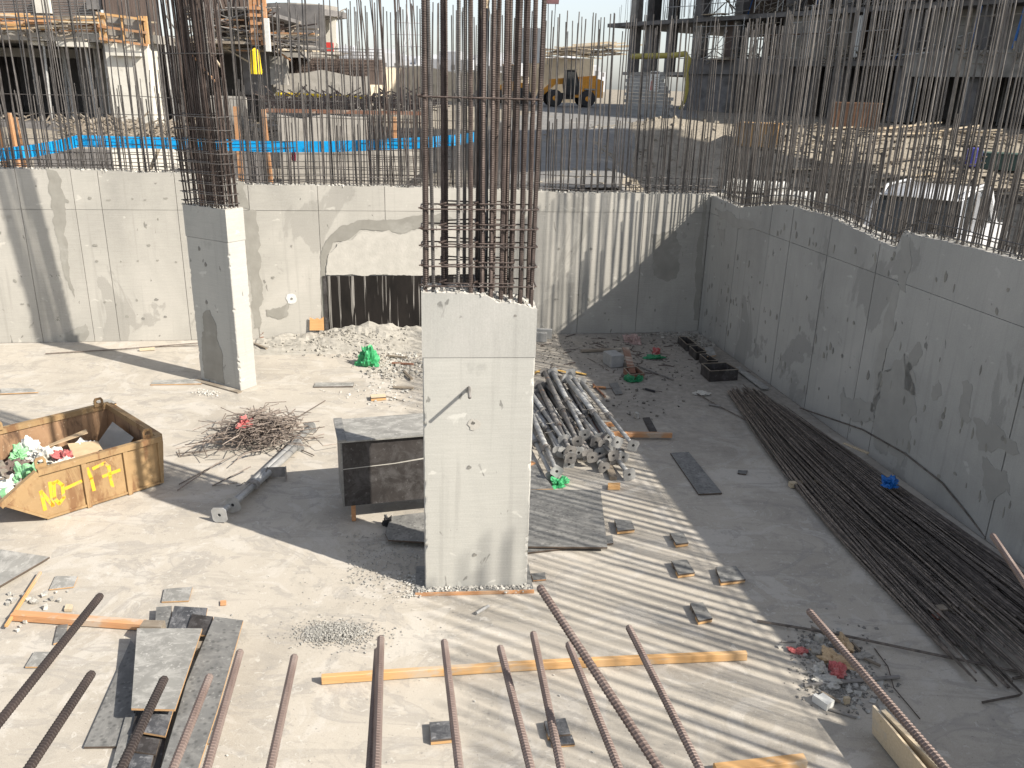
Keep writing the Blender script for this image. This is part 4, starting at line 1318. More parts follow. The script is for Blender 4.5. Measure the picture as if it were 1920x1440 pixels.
# ---- far right corner: steel trays, blocks, planks
random.seed(55)
def tray(pix, h, label, mat=None, t=.012, inner=True):
    pts = [fl(x, y, h) for x, y in pix]
    c = sum(pts, Vector()) / 4; c.z = 0
    M = frame(c, Vector((pts[1].x - pts[0].x, pts[1].y - pts[0].y, 0))); Mi = M.inverted()
    loc = [Mi @ p for p in pts]
    th_ = thing('formwork_tray', label, 'tray', M=M)
    for k in range(4):
        A, B = loc[k], loc[(k + 1) % 4]
        b = MB(); b.bar((A.x, A.y, h / 2), (B.x, B.y, h / 2), t, h); b.build('side_board', mat or m_plyd, th_)
        b = MB(); b.bar((A.x, A.y, h + .004), (B.x, B.y, h + .004), t * 1.3, .007); b.build('edge_strip', m_woodg, th_)
    b = MB(); b.prism([(p.x * .97, p.y * .97, .004) for p in loc], (0, 0, .004)); b.build('base_board', m_plyd, th_)
    return th_
tray([(1316, 682), (1361, 680), (1384, 693), (1332, 696)], .20, 'open black box in the far right corner nearest of the row', t=.02)
tray([(1312, 664), (1326, 664), (1346, 676), (1328, 677)], .16, 'open black box in the far right corner, second of the row')
tray([(1293, 649), (1308, 648), (1324, 659), (1306, 661)], .16, 'open black box in the far right corner, third of the row')
tray([(1272, 631), (1288, 632), (1306, 645), (1288, 646)], .14, 'open black box in the far right corner, last of the row')
tray([(1170, 690), (1192, 687), (1208, 700), (1182, 703)], .10, 'small dark tray with a brown plank standing in it', m_woodb, .016)
b = MB(); b.bar(fl(1186, 700, .03), fl(1173, 652, .28), .13, .025); o = b.build('plank', m_woodb, origin=fl(1186, 700)); tag(o, 'brown plank leaning up out of the small tray', 'plank')
def block(px, py, sx, sy, h, rz, label, mat=None, tilt=0):
    p = fl(px, py)
    b = MB(); c = .008
    b.lathe([(1, 0), (1, 1)], 4) if False else None
    v = []
    for z, k in ((0, c), (c, 0), (h - c, 0), (h, c)):
        for x, y in ((-1, -1), (1, -1), (1, 1), (-1, 1)):
            v.append((x * (sx / 2 - k), y * (sy / 2 - k), z))
    f = [(3, 2, 1, 0), (12, 13, 14, 15)]
    for i in range(3):
        for k in range(4):
            k2 = (k + 1) % 4; f.append((i * 4 + k, i * 4 + k2, i * 4 + 4 + k2, i * 4 + 4 + k))
    b.add(v, f); o = b.build('concrete_block', mat or m_block)
    o.location = p; o.rotation_euler = (tilt, 0, rz)
    return tag(o, label, 'block')
block(1149, 684, .26, .36, .24, .35, 'grey concrete block standing alone in the far corner')
block(1006, 640, .42, .10, .20, -.1, 'pale concrete block at the back wall, front of two')
block(1016, 634, .42, .09, .21, -.1, 'pale concrete block at the back wall, behind the front one')
flat('plywood_board', 'grey board leaning by the row of black boxes', 'plywood', [(1320, 651), (1336, 650), (1343, 666), (1326, 668)], .02, m_plyl, m_edge, .12)
timber('plank', 'grey plank lying along the foot of the right wall', (1381, 690), (1435, 730), .14, .03, m_plyl, .02, cat='plank')
timber('plank', 'long grey plank lying behind the lone concrete block', (1090, 660), (1165, 657), .07, .05, m_woodg, .01, cat='plank')
rod('steel_pipe', 'dark rod lying beside the small tray', [fl(1193, 685, .02), fl(1263, 712, .02)], .014, m_galvd, 'rod')
rod('steel_pipe', 'short dark rod lying left of the rebar bundle end', [fl(1329, 758, .015), fl(1352, 762, .015)], .018, m_galvd, 'rod')
rod('rebar', 'thin bar lying between floor centre and rebar bundle', [fl(1302, 735, .012), fl(1345, 760, .012), fl(1418, 797, .012)], .009, m_rebarf)
rod('steel_pipe', 'short black tube lying below the green bottles', [fl(1210, 729, .015), fl(1228, 734, .015)], .02, m_black, 'tube')
crumple('plastic_bottle', 'flattened green plastic sheet in the far corner', 'plastic', fl(1226, 672), (.20, .09, .06), m_dgreen, 2, amp=.4)
crumple('plastic_bottle', 'green bottle in front of the small tray, left one', 'plastic', fl(1180, 714), (.11, .08, .09), m_dgreen, 5, amp=.4)
crumple('plastic_bottle', 'green bottle in front of the small tray, right one', 'plastic', fl(1198, 713), (.12, .06, .07), m_dgreen, 8, amp=.4)
crumple('plastic_bag', 'pink and white scrap beside the flattened green plastic', 'bag', fl(1230, 663), (.10, .07, .09), m_rose, 3, amp=.6)
crumple('plastic_bag', 'white scrap leaning at the brown plank', 'bag', fl(1166, 678), (.05, .05, .09), m_white, 6, amp=.5)
crumple('paper_sack', 'pink crumpled sack near the back wall', 'bag', fl(1187, 642), (.18, .12, .12), plain('faded pink sack', (.36, .26, .24), .8), 7, amp=.7)
crumple('paper_sack', 'pale torn sheet beside the thin bar in shade', 'bag', fl(1316, 738), (.14, .09, .03), m_offw, 11, amp=.6)
b = MB()
pp = [(998, 702, .01), (1005, 698, .05), (1018, 693, .03), (1030, 696, .05), (1046, 694, .02), (1062, 698, .04), (1075, 697, .02), (1098, 702, .01)]
for (a, q) in zip(pp, pp[1:]):
    A, B = fl(*a), fl(*q); b.bar(A, B + (B - A) * .05, .07, .006)
tag(b.build('strap', m_tape, origin=fl(1046, 697)), 'orange yellow strap lying crumpled beyond the prop heap', 'strap')
flat('plywood_offcut', 'dusty board just beyond the left end of the prop heap', 'plywood', [(1000, 724), (1040, 722), (1042, 730), (1000, 733)], .015, m_plyg, m_edge)
timber('timber_offcut', 'short orange stick crossing another at the shadow edge', (1112, 727), (1136, 729), .04, .035, m_woodo)
timber('timber_offcut', 'dark stick crossing an orange one at the shadow edge', (1112, 722), (1135, 746), .03, .03, m_woodb)
flat('plywood_offcut', 'thin wire framed plate on the floor in shade', 'plywood', [(1142, 719), (1158, 717), (1168, 738), (1154, 740)], .008, m_plyg, m_edged)
flat('plywood_offcut', 'dark narrow strip above the orange beam end in shade', 'plywood', [(1205, 783), (1218, 782), (1232, 808), (1218, 810)], .01, m_plyd, m_edged)
block(1193, 784, .05, .08, .10, .4, 'tiny grey block lying in shade above the orange beam', m_crumb)
heap('debris_scatter', 'small dark debris strewn over the far corner of the floor', [((1150, 650), (70, 14)), ((1230, 680), (50, 22)), ((1200, 740), (60, 30)), ((1050, 660), (30, 20)), ((1290, 640), (20, 8))], simple('dark debris', (.09, .085, .075), (.24, .22, .19), 8, .9, .3, 0), 700, .006, .03)
b = MB()
for _ in range(90):
    p = fl(random.gauss(1180, 75), random.gauss(672, 28)); q = MBK.inverted() @ p
    if q.y > -.1: continue
    a = U_(0, 6.28); L = U_(.08, .35); d = Vector((cos(a), sin(a), 0)) * L
    b.tube([p + Vector((0, 0, .01)), p + d * .5 + Vector((U_(-.03, .03), U_(-.03, .03), .012)), p + d + Vector((0, 0, .01))], U_(.004, .009), 4)
tag(b.build('wire_scraps', m_rebard), 'thin wire and stick scraps strewn in the far corner', 'scrap', None, 'stuff')
heap('corner_rubble', 'pale rubble in the far corner under the wall', [((1290, 628), (16, 4)), ((1320, 648), (10, 8)), ((1270, 627), (30, 3))], m_rubble, 260, .02, .06)

# ---- rebar bundle along the right wall
random.seed(56)
GB = 'straight rebars in the bundle along the right wall'
far_a, far_b = fl(1362, 738), fl(1428, 742)
near_a, near_b = fl(1722, 1165), fl(2020, 1165)
for k in range(190):
    t0 = R_(); t1 = min(1, max(0, t0 + random.gauss(0, .10)))
    s0 = U_(-.03, .12) if R_() < .8 else U_(.1, .35)
    p0 = far_a.lerp(far_b, t0); p1 = near_a.lerp(near_b, t1)
    p0 = p0.lerp(p1, max(0, s0))
    p1 = p1 + (p1 - p0).normalized() * U_(-.6, 1.2)
    lay_ = 1 - abs(2 * t0 - 1)
    z = .015 + R_() * .20 * (.35 + .65 * lay_)
    m_ = p0.lerp(p1, .5)
    sd_ = Vector((p1.y - p0.y, p0.x - p1.x, 0)).normalized()
    pts = []
    bo = random.gauss(0, .05)
    for i in range(7):
        s_ = i / 6
        pts.append(p0.lerp(p1, s_) + sd_ * (bo * sin(pi * s_) + .16 * (1 - t0) * sin(pi * s_)) + Vector((0, 0, z + .03 * sin(pi * s_ * 2 + k) * R_())))
    pts = [Vector((p.x, p.y, max(.012, p.z))) for p in pts]
    # keep clear of the wall
    for p in pts:
        q = MRT.inverted() @ p
        if q.y > -.03: p -= NR * (q.y + .03)
    rod('rebar', 'straight rebar in the long bundle lying along the right wall', pts, U_(.008, .0115), m_rebarf, 'rebar', GB, 5)
rod('rebar', 'single bent rebar arching up against the right wall over the bundle', [fl(1500, 765, .02), onp(1620, 805, B1, NR) - NR * .03, onp(1700, 850, B1, NR) - NR * .03, onp(1770, 905, B1, NR) - NR * .03, onp(1815, 960, B1, NR) - NR * .03, fl(1850, 1010, .02)], .011, m_rebarf)
crumple('plastic_bag', 'bright blue plastic bag on the rebar bundle', 'bag', fl(1669, 908, .2), (.13, .10, .08), m_bluebag, 6, amp=.6)
timber('timber_bearer', 'pale timber bearer end sticking out from under the rebar bundle', (1480, 913), (1560, 908), .08, .07, m_woodp)
timber('timber_bearer', 'timber bearer under the near end of the rebar bundle', (1745, 1152), (1850, 1140), .09, .08, m_woodg)
timber('timber_offcut', 'pale stick lying across the middle of the rebar bundle', (1582, 832), (1628, 851), .05, .02, m_woodp, .22)
block(1755, 1160, .10, .07, .05, .5, 'small red brick piece at the near end of the rebar bundle', plain('red brick', (.30, .12, .09), .9))
flat('plywood_offcut', 'small grey tile on the shaded floor', 'plywood', [(1384, 881), (1402, 882), (1399, 889), (1383, 887)], .015, m_plyg, m_edged)
rod('rebar', 'short bar leaning off the rebar bundle edge', [fl(1610, 1022, .01), fl(1645, 1065, .01)], .008, m_rebarf)
rod('rebar', 'long loose bar crossing the shaded floor near the camera', [fl(1420, 1164, .02), fl(1560, 1187, .06), fl(1920, 1262, .02)], .013, m_rebarf, n=8)
rod('rebar', 'thick bar end lying beyond the bent bar at the right edge', [fl(1900, 1272, .02), fl(1960, 1262, .02)], .013, m_rebarf, n=8)
rod('rebar', 'rebar bent at a right angle on the shaded floor at right', [fl(1795, 1130, .12), fl(1855, 1240, .05), fl(1916, 1300, .02), fl(1910, 1304, .015), fl(1842, 1317, .015)], .011, m_rebarf)
rod('rebar', 'short loose bar end left of the bent rebar', [fl(1740, 1140, .1), fl(1790, 1180, .05), fl(1860, 1241, .015)], .011, m_rebarf)

# ---- rubbish heap at lower right
random.seed(57)
heap('rubble_patch', 'grey dust and crumbs of the rubbish heap at lower right', [((1560, 1250), (38, 34)), ((1590, 1290), (40, 18)), ((1545, 1215), (30, 14))], simple('dust crumbs', (.13, .125, .115), (.26, .25, .23), 12, .95, .4, 0), 1300, .004, .022)
heap('rubble_patch', 'pale broken lumps in the rubbish heap at lower right', [((1560, 1245), (34, 30)), ((1600, 1290), (36, 18)), ((1530, 1215), (28, 14))], m_gravel, 150, .012, .045)
for k, (lab, px, py, s_, mt) in enumerate([('torn brown paper sack in the rubbish heap', 1560, 1240, (.17, .09, .07), m_card), ('red printed sack in the middle of the rubbish heap', 1568, 1262, (.13, .08, .06), m_rose), ('red and white wrapper at the left of the rubbish heap', 1497, 1224, (.09, .05, .035), m_rose), ('grey crumpled sack in the rubbish heap', 1530, 1226, (.11, .07, .05), m_bconc),
        ('flat grey stone at the rubbish heap', 1552, 1280, (.13, .08, .04), m_crumb), ('brown sack piece at top of the rubbish heap', 1580, 1213, (.12, .08, .08), m_card), ('grey sheet at the right of the rubbish heap', 1612, 1232, (.11, .05, .03), m_bconc), ('pale stone at the left of the rubbish heap', 1537, 1258, (.07, .06, .06), m_crumb)]):
    crumple('rubbish', lab, 'rubbish', fl(px, py), s_, mt, k + 20, amp=.55)
b = MB(); b.box(-.05, .05, -.06, .06, 0, .07); b.box(-.05, -.012, .061, .09, 0, .07); o = b.build('foam_block', m_white); o.location = fl(1545, 1322); o.rotation_euler = (0, 0, .6)
tag(o, 'white notched foam block before the rubbish heap', 'foam block')
block(1586, 1320, .05, .03, .08, .2, 'yellowish wood chip beside the white foam block', m_woodp)
block(1535, 1205, .06, .06, .09, .3, 'small brown block in the top of the rubbish heap', m_crumb)
rod('steel_pipe', 'dark pipe lying through the rubbish heap', [fl(1508, 1285, .02), fl(1686, 1269, .03)], .018, m_galvd, 'pipe', n=8)
rod('steel_pipe', 'small bolt rod left of the rubbish heap', [fl(1465, 1203, .012), fl(1492, 1203, .012)], .009, m_galvd, 'rod')
rod('steel_pipe', 'small bolt rod before the rubbish heap', [fl(1555, 1330, .012), fl(1606, 1346, .012)], .01, m_galvd, 'rod')
rod('wire', 'thin wire curling right of the rubbish heap', [fl(1640, 1216, .01), fl(1665, 1250, .02), fl(1676, 1290, .02), fl(1700, 1318, .01), fl(1725, 1348, .01)], .005, m_rebard, 'wire')
for lab, a, q in (('short stick at the right of the rubbish heap', (1620, 1236), (1650, 1250)), ('short stick at the top of the rubbish heap', (1522, 1178), (1546, 1190)), ('second stick at the top right of the rubbish heap', (1598, 1206), (1612, 1222)), ('stick below the red sack', (1540, 1300), (1575, 1318))):
    timber('timber_offcut', lab, a, q, .025, .02, m_woodg, .02)

# ---- foreground: stack of boards, timbers, gravel
random.seed(58)
flat('plywood_sheet', 'grey board lowest in the stack at the lower left, mostly in shadow', 'plywood', [(157, 1400), (245, 1200), (270, 1230), (240, 1399)], .018, m_plyg, m_edged, .001)
flat('plywood_sheet', 'long grey board on the left of the foreground stack', 'plywood', [(200, 1470), (236, 1340), (295, 1330), (255, 1480)], .018, m_plyg, m_edged, .021)
flat('plywood_sheet', 'blue grey board at the back of the foreground stack', 'plywood', [(290, 1190), (293, 1138), (322, 1136), (318, 1195)], .018, m_plyg, m_edge, .06)
flat('plywood_sheet', 'dark blue smeared board at the back of the stack, middle one', 'plywood', [(314, 1185), (327, 1136), (389, 1140), (380, 1190)], .018, m_plyb, m_edge, .085)
flat('plywood_sheet', 'dark brown board end at the back right of the stack', 'plywood', [(348, 1186), (360, 1151), (400, 1156), (392, 1192)], .018, m_plyd, m_edge, .105)
flat('plywood_sheet', 'black board in the middle of the stack under the pale sheet', 'plywood', [(232, 1440), (262, 1300), (322, 1318), (300, 1440)], .018, m_plyd, m_edged, .05)
flat('plywood_sheet', 'blue black short board showing orange edge below the pale sheet', 'plywood', [(252, 1370), (272, 1325), (325, 1330), (310, 1380)], .018, m_plyb, m_edge, .10)
flat('plywood_sheet', 'dark brown short board below the blue black one in the stack', 'plywood', [(252, 1408), (258, 1380), (300, 1386), (292, 1415)], .018, m_plyd, m_edged, .08)
flat('plywood_sheet', 'blue smeared board at the bottom edge in the stack', 'plywood', [(238, 1450), (248, 1412), (288, 1416), (278, 1456)], .018, m_plyb, m_edged, .07)
flat('plywood_sheet', 'long spotted grey board on the right of the foreground stack', 'plywood', [(402, 1156), (456, 1163), (408, 1330), (362, 1470), (290, 1480), (350, 1280)], .02, m_plyg, m_edge, .13)
flat('plywood_sheet', 'narrow board edge under the long spotted board', 'plywood', [(384, 1392), (418, 1310), (425, 1312), (392, 1394)], .018, m_plyg, m_edge, .06)
flat('plywood_sheet', 'pale smeared plywood sheet on top of the foreground stack', 'plywood', [(257, 1178), (379, 1178), (328, 1330), (246, 1328)], .02, m_plyl, m_edge, .19)
for x, y, zt, lab in ((290, 1200, .185, 'timber packing hidden under the far end of the pale sheet'), (290, 1300, .185, 'timber packing hidden under the near end of the pale sheet'), (390, 1230, .125, 'timber packing under the long spotted board'), (350, 1400, .125, 'timber packing under the near end of the spotted board')):
    p = fl(x, y); b = MB(); b.box(-.10, .10, -.05, .05, 0, zt); o = b.build('timber_packing', m_woodg); o.location = p; tag(o, lab, 'timber')
timber('timber_beam', 'thick orange brown timber beam beside the foreground stack', (27, 1160), (272, 1178), .085, .075, m_woodo)
timber('timber_batten', 'thin timber batten at the left edge crossing crumbs', (12, 1176), (76, 1076), .03, .03, m_wood, .03)
timber('timber_beam', 'long yellow timber beam lying across the bright floor', (604, 1281), (1398, 1236), .05, .085, m_wood, bow=.03)
timber('timber_beam', 'yellow timber beam end at the bottom edge', (1340, 1455), (1507, 1436), .09, .09, m_wood, .02)
flat('plywood_sheet', 'grey plywood sheet corner at the left edge', 'plywood', [(-160, 1110), (-60, 1020), (40, 1036), (93, 1044), (0, 1098), (-60, 1130)], .02, m_plyl, m_edged, .03)
flat('plywood_offcut', 'square plywood offcut beside the crumbs at left', 'plywood', [(92, 1105), (104, 1080), (146, 1080), (138, 1100)], .012, m_plyl, m_edge)
flat('plywood_offcut', 'square plywood offcut behind the foreground stack', 'plywood', [(303, 1128), (308, 1104), (361, 1100), (354, 1126)], .014, m_plyl, m_edge)
flat('plywood_offcut', 'narrow offcut with yellow mark under the thick beam', 'plywood', [(100, 1207), (108, 1172), (128, 1170), (122, 1200)], .014, m_plyg, m_edge)
flat('plywood_offcut', 'plywood offcut under the far left dowel bar', 'plywood', [(47, 1250), (64, 1222), (106, 1222), (90, 1250)], .014, m_plyl, m_edge)
flat('plywood_offcut', 'tiny pale pad near the crumbs at left', 'plywood', [(120, 1142), (124, 1132), (136, 1133), (134, 1142)], .03, m_woodp, m_woodp)
flat('plywood_offcut', 'tiny brown wood chip right of the square offcut', 'plywood', [(413, 1126), (424, 1125), (424, 1133), (413, 1134)], .012, m_woodo, m_woodo)
for k in range(26):
    x, y = random.choice(((70, 1125), (50, 1130), (25, 1125), (30, 1178), (90, 1115)))
    p = fl(random.gauss(x, 13), random.gauss(y, 6)); b = MB(); r = U_(.012, .035); b.rock((0, 0, r * .5), r)
    o = b.build('concrete_lump', m_gravel); o.location = p
    tag(o, 'broken concrete lump among the crumbs at the left edge', 'rubble', 'concrete lumps at the left edge')
b = MB()
for _ in range(4200):
    cx_, cy_, sx_, sy_ = random.choice(((612, 1186, 22, 8), (640, 1190, 20, 8), (655, 1183, 20, 7), (595, 1192, 12, 5), (630, 1188, 44, 13)))
    px, py = random.gauss(cx_, sx_), random.gauss(cy_, sy_)
    p = fl(px, py); k = max(0, 1 - ((px - 628) / 60) ** 2 - ((py - 1187) / 20) ** 2)
    b.rock((p.x, p.y, U_(0, .05) * k + .002), U_(.003, .009) * (1 + .9 * (R_() < .08)), (1, U_(.6, 1), .8))
tag(b.build('gravel_heap', m_gravel, origin=fl(628, 1187)), 'small heap of grey gravel on the bright floor', 'gravel', None, 'stuff')
b = MB()
for _ in range(340):
    p = fl(U_(420, 1300), U_(1010, 1430)); b.rock((p.x, p.y, .002), U_(.002, .006) * (1 + 1.2 * (R_() < .06)), (1, 1, .7))
for _ in range(220):
    p = fl(random.gauss(700, 80), random.gauss(1110, 25)); b.rock((p.x, p.y, .002), U_(.002, .008), (1, 1, .7))
tag(b.build('grit', m_gravel), 'grit and pebbles strewn on the floor', 'grit', None, 'stuff')
rod('steel_pipe', 'short grey tube offcut lying before the column foot', [fl(893, 1150, .018), fl(916, 1136, .018)], .017, m_galv, 'tube', n=10)
flat('plywood_offcut', 'thin plywood scrap at the right foot of the column', 'plywood', [(995, 1075), (1022, 1073), (1024, 1086), (1000, 1088)], .014, m_plyg, m_woodo)
# leaning white boards at lower right
LBm = thing('leaning_boards', 'two pale boards leaning upright in the shade by the lower right dowel', 'boards', fl(1680, 1440))
def lean_board(p1, z1, p2, z2, th, mt, h):
    A = fl(*p1, z1) - LBm.location; B = fl(*p2, z2) - LBm.location
    d = (B - A).normalized()
    sdv = Vector((0, 0, 1)).cross(d).normalized()
    dn = Vector((0, 0, -1)) * h + sdv * .05
    b = MB(); b.prism([A, B, B + dn, A + dn], -sdv * th); b.build('board', mt, LBm)
lean_board((1640, 1322), .30, (1780, 1490), .30, .02, m_woodp, .29)
lean_board((1660, 1330), .32, (1830, 1500), .32, .04, m_woodp, .31)

# ================================================================== THE SITE BEYOND THE PIT
random.seed(61)
# ---- rebar mesh of the next tank wall with the blue waterstop
def tank_pt(px, Y):
    return at(px, 260, Y)
TP = [Vector((-13.0, 16.4, 0)), Vector((-8.95, 18.3, 0)), Vector((-3.6, 19.3, 0)), Vector((-1.0, 19.6, 0)), Vector((-.75, 23.5, 0))]
tank = thing('tank_rebar_cage', 'dense rebar mesh of the next tank wall behind the back wall', 'rebar cage', (0, 0, 0))
ms_t = [bar_mesh(U_(2.2, 2.7), .0085, 5, 3, .01) for _ in range(8)]
def along(P, step):
    out = []
    for a, b_ in zip(P, P[1:]):
        L = (b_ - a).length; n = max(1, int(L / step))
        for i in range(n): out.append(a.lerp(b_, i / n))
    return out
for p in along(TP, .115):
    o = link('rebar', random.choice(ms_t), tank)
    o.location = (p.x + U_(-.03, .03), p.y + U_(-.06, .06), 2.45); o.rotation_euler = (random.gauss(0, .03), random.gauss(0, .025), U_(0, 6))
for z in [2.5 + .14 * i for i in range(10)] + [4.25, 4.6]:
    b = MB(); b.tube([p + Vector((0, -.05, z + U_(-.02, .02))) for p in along(TP, .8)] + [TP[-1] + Vector((0, -.05, z))], .007, 4); b.build('distribution_bar', m_rebar, tank)
# column cage standing in it
cage = thing('column_cage', 'rusty column rebar cage standing right of the blue strip middle', 'rebar cage', (-3.15, 18.5, 2.55), .1)
me_k = [bar_mesh(4.6, .0125, 5, 4, .012, mat=m_rebard) for _ in range(4)]
for i in range(9):
    for y in (0, .45):
        o = link('rebar', random.choice(me_k), cage); o.location = (.16 * i, y, 0); o.rotation_euler = (random.gauss(0, .012), random.gauss(-.03, .02), 0)
for k in range(9):
    b = MB(); z = .15 + .19 * k; b.tube([(-.03, -.03, z), (1.32, -.03, z), (1.32, .48, z), (-.03, .48, z), (-.03, -.03, z)], .008, 5); b.build('stirrup', m_rebard, cage)
b = MB()
ws = [at(-90, 302, 16.3), at(0, 290, 16.8), at(60, 283, 17.2), at(110, 274, 17.7), at(147, 264, 18.2), at(250, 267, 18.5), at(380, 270, 18.75), at(500, 275, 18.95), at(620, 275, 19.1), at(700, 272, 19.2), at(800, 267, 19.35), at(860, 262, 19.8), at(888, 257, 21.5)]
for a, c in zip(ws, ws[1:]):
    h = .235
    up = Vector((0, 0, h / 2))
    nrm = (c - a).cross(Vector((0, 0, 1))).normalized() * .008
    b.prism([a - up, c - up, c + up, a + up], nrm)
tag(b.build('waterstop_strip', m_blue, origin=ws[5]), 'bright blue waterstop strip running through the rebar behind the back wall', 'strip')
for px, Y, h, lab in ((16, 17.5, 1.3, 'orange timber post behind rebar at the far left edge'), (38, 17.6, 1.6, 'orange timber post behind rebar, second from the left'), (52, 18.0, 1.5, 'orange timber post behind rebar, third from the left'), (452, 20.6, 1.75, 'orange timber post left of the tank wall'), (508, 20.8, 1.7, 'orange timber post at the tank wall corner'), (740, 21, 1.6, 'orange timber post right of the tank wall')):
    p = at(px, 330, Y); p.z = 2.4
    b = MB(); b.box(-.05, .05, -.04, .04, 0, h + .25); o = b.build('timber_post', m_woodo); o.location = p; o.rotation_euler = (0, U_(-.05, .02), 0); tag(o, lab, 'post')
# pale tank wall, and the farther wavy one
def slabwall(name, label, pa, pb, z0, tops, th, mat, cat='wall'):
    pa = Vector(pa); pb = Vector(pb); L = (pb - pa).length
    b = MB(); poly = [(L, 0, z0), (0, 0, z0)] + [(L * k, 0, z) for k, z in tops]
    b.prism(poly, (0, th, 0)); o = b.build(name, mat); o.matrix_world = frame((pa.x, pa.y, 0), pb - pa)
    return tag(o, label, cat)
def P2(px, py, Y):
    q = at(px, py, Y); return q
for px0, px1, mt, lab in ((60, 205, m_bconcd, 'dark shutter wall behind the mesh at left'), (207, 345, m_bwhite, 'white wall piece behind the mesh left of the cage'), (350, 505, m_bconcd, 'dark wall piece behind the mesh right of the cage'), (695, 800, m_bconc, 'grey wall piece behind the rusty column cage')):
    a = P2(px0, 282, 20.6); c = P2(px1, 282, 21.2)
    slabwall('tank_wall', lab, a, c, 2.0, [(0, a.z), (.5, a.z + .03), (1, a.z)], .2, mt)
a = P2(520, 215, 22.5); c = P2(690, 220, 23)
slabwall('tank_wall', 'pale concrete tank wall seen through the rebar mesh', a, c, 2.2, [(0, a.z), (.25, a.z - .1), (.5, a.z + .02), (.8, a.z - .03), (1, c.z)], .3, m_bconc)
a = P2(585, 208, 24.5); b = MB(); b.bar(P2(500, 207, 24.4), P2(800, 213, 24.8), .12, .10); tag(b.build('timber_waler', m_woodb, origin=a), 'long brown timber waler above the pale tank wall', 'timber')
a = P2(490, 132, 40); c = P2(692, 132, 41)
slabwall('tank_wall', 'farther pale concrete wall with wavy top above the yellow strip', a, c, 2.6, [(0, a.z + .15), (.12, a.z + .02), (.25, a.z - .1), (.4, a.z - .05), (.55, a.z + .1), (.7, a.z - .02), (.85, a.z - .15), (1, a.z - .12)], .35, m_bconc)
b = MB(); pts = [P2(x, y, 39.6) for x, y in ((518, 176), (560, 178), (620, 180), (660, 182), (690, 182))]
b.tube(pts, .09, 6); tag(b.build('yellow_hose', m_yellow, origin=pts[2]), 'yellow sleeve laid along the far tank wall', 'hose')
# dark mesh above it and dark trench wall below
fm = thing('rebar_cage', 'dark rebar mesh standing on the farther wavy wall', 'rebar cage', P2(500, 132, 41))
b = MB()
for i in range(60):
    x = i * .088; b.tube([(x, 0, -.3), (x + U_(-.03, .03), U_(-.1, .1), U_(.9, 1.35))], .012, 4)
for i in range(8):
    b.tube([(-.1, 0, .1 + i * .13), (5.3, .1, .1 + i * .13)], .012, 4)
q = b.build('mesh', m_rebard, fm); q['kind'] = 'stuff'
b = MB(); b.box(0, 5.2, .5, .9, -.5, .6); b.build('shutter', m_fence, fm)
a = P2(500, 206, 33); b = MB()
for _ in range(420):
    px, py = U_(505, 800), U_(184, 206); p = P2(px, py, U_(30, 37)); L = U_(.2, 1.1); an = U_(0, 3.14); d = Vector((cos(an), sin(an) * .4, U_(-.2, .5))) * L
    b.bar(p, p + d, .05, .04)
tag(b.build('timber_clutter', m_fence), 'dark clutter of timber and steel behind the tank wall', 'clutter', None, 'stuff')
b = MB()
for _ in range(260):
    px = random.choice((U_(700, 790), U_(560, 700), U_(330, 470))); p = P2(px, U_(165, 215), U_(24, 34)); p.z = gz(p.x, p.y) - .3
    b.tube([p, p + Vector((U_(-.15, .15), U_(-.1, .1), U_(1.2, 2.6)))], .011, 4)
tag(b.build('far_rebar', m_rebar), 'thicket of rebar ends rising beyond the tank wall', 'rebar', None, 'stuff')
crumple('cloth', 'dark maroon cloth hanging on the mesh left of centre', 'cloth', P2(551, 300, 20.2), (.11, .05, .3), m_maroon, 3, amp=.2)
b = MB(); b.lathe([(.02, .9), (.16, .8), (.19, .35), (.22, 0), (.18, 0)], 14); o = b.build('rubbish_chute', m_yellow); o.location = P2(481, 139, 33); tag(o, 'yellow plastic chute section hanging at the left building corner', 'chute')
# pale timber brace against the mesh
b = MB(); b.bar(P2(282, 318, 18.9), P2(303, 265, 18.9), .10, .05); tag(b.build('timber_brace', m_woodp, origin=P2(292, 300, 18.9)), 'pale timber brace leaning behind rebar left of the cage', 'timber')

# ---- building at the far left
def bldg_box(root, nm, x0, x1, y0, y1, z0, z1, mat):
    b = MB(); b.box(x0, x1, y0, y1, z0, z1); return b.build(nm, mat, root)
random.seed(62)
Y0 = 36.0
def lx(px): return at(px, 150, Y0).x
def lz(py, px=150): return at(px, py, Y0).z
BL = thing('unfinished_building', 'unfinished concrete building at far left with white column and timber edge', 'building', (lx(150), Y0, 2.9))
ox, oz = lx(150), 2.9
def bl(nm, px0, px1, d0, d1, py0, py1, mat):
    return bldg_box(BL, nm, lx(px0) - ox, lx(px1) - ox, d0, d1, lz(py1) - oz, lz(py0) - oz, mat)
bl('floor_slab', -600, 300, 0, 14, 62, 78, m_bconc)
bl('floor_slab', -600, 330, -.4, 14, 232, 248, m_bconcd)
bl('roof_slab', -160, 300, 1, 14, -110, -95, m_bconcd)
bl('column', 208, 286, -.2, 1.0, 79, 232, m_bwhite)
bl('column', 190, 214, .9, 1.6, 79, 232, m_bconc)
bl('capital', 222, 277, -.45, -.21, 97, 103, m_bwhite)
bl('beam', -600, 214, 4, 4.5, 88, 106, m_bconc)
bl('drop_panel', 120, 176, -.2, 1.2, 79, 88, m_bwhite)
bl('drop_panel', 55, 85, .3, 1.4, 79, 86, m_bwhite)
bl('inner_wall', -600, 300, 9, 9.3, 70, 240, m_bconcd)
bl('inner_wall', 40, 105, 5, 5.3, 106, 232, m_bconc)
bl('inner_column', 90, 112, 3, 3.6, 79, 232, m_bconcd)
bl('inner_column', 150, 170, 6, 6.6, 79, 232, m_bconcd)
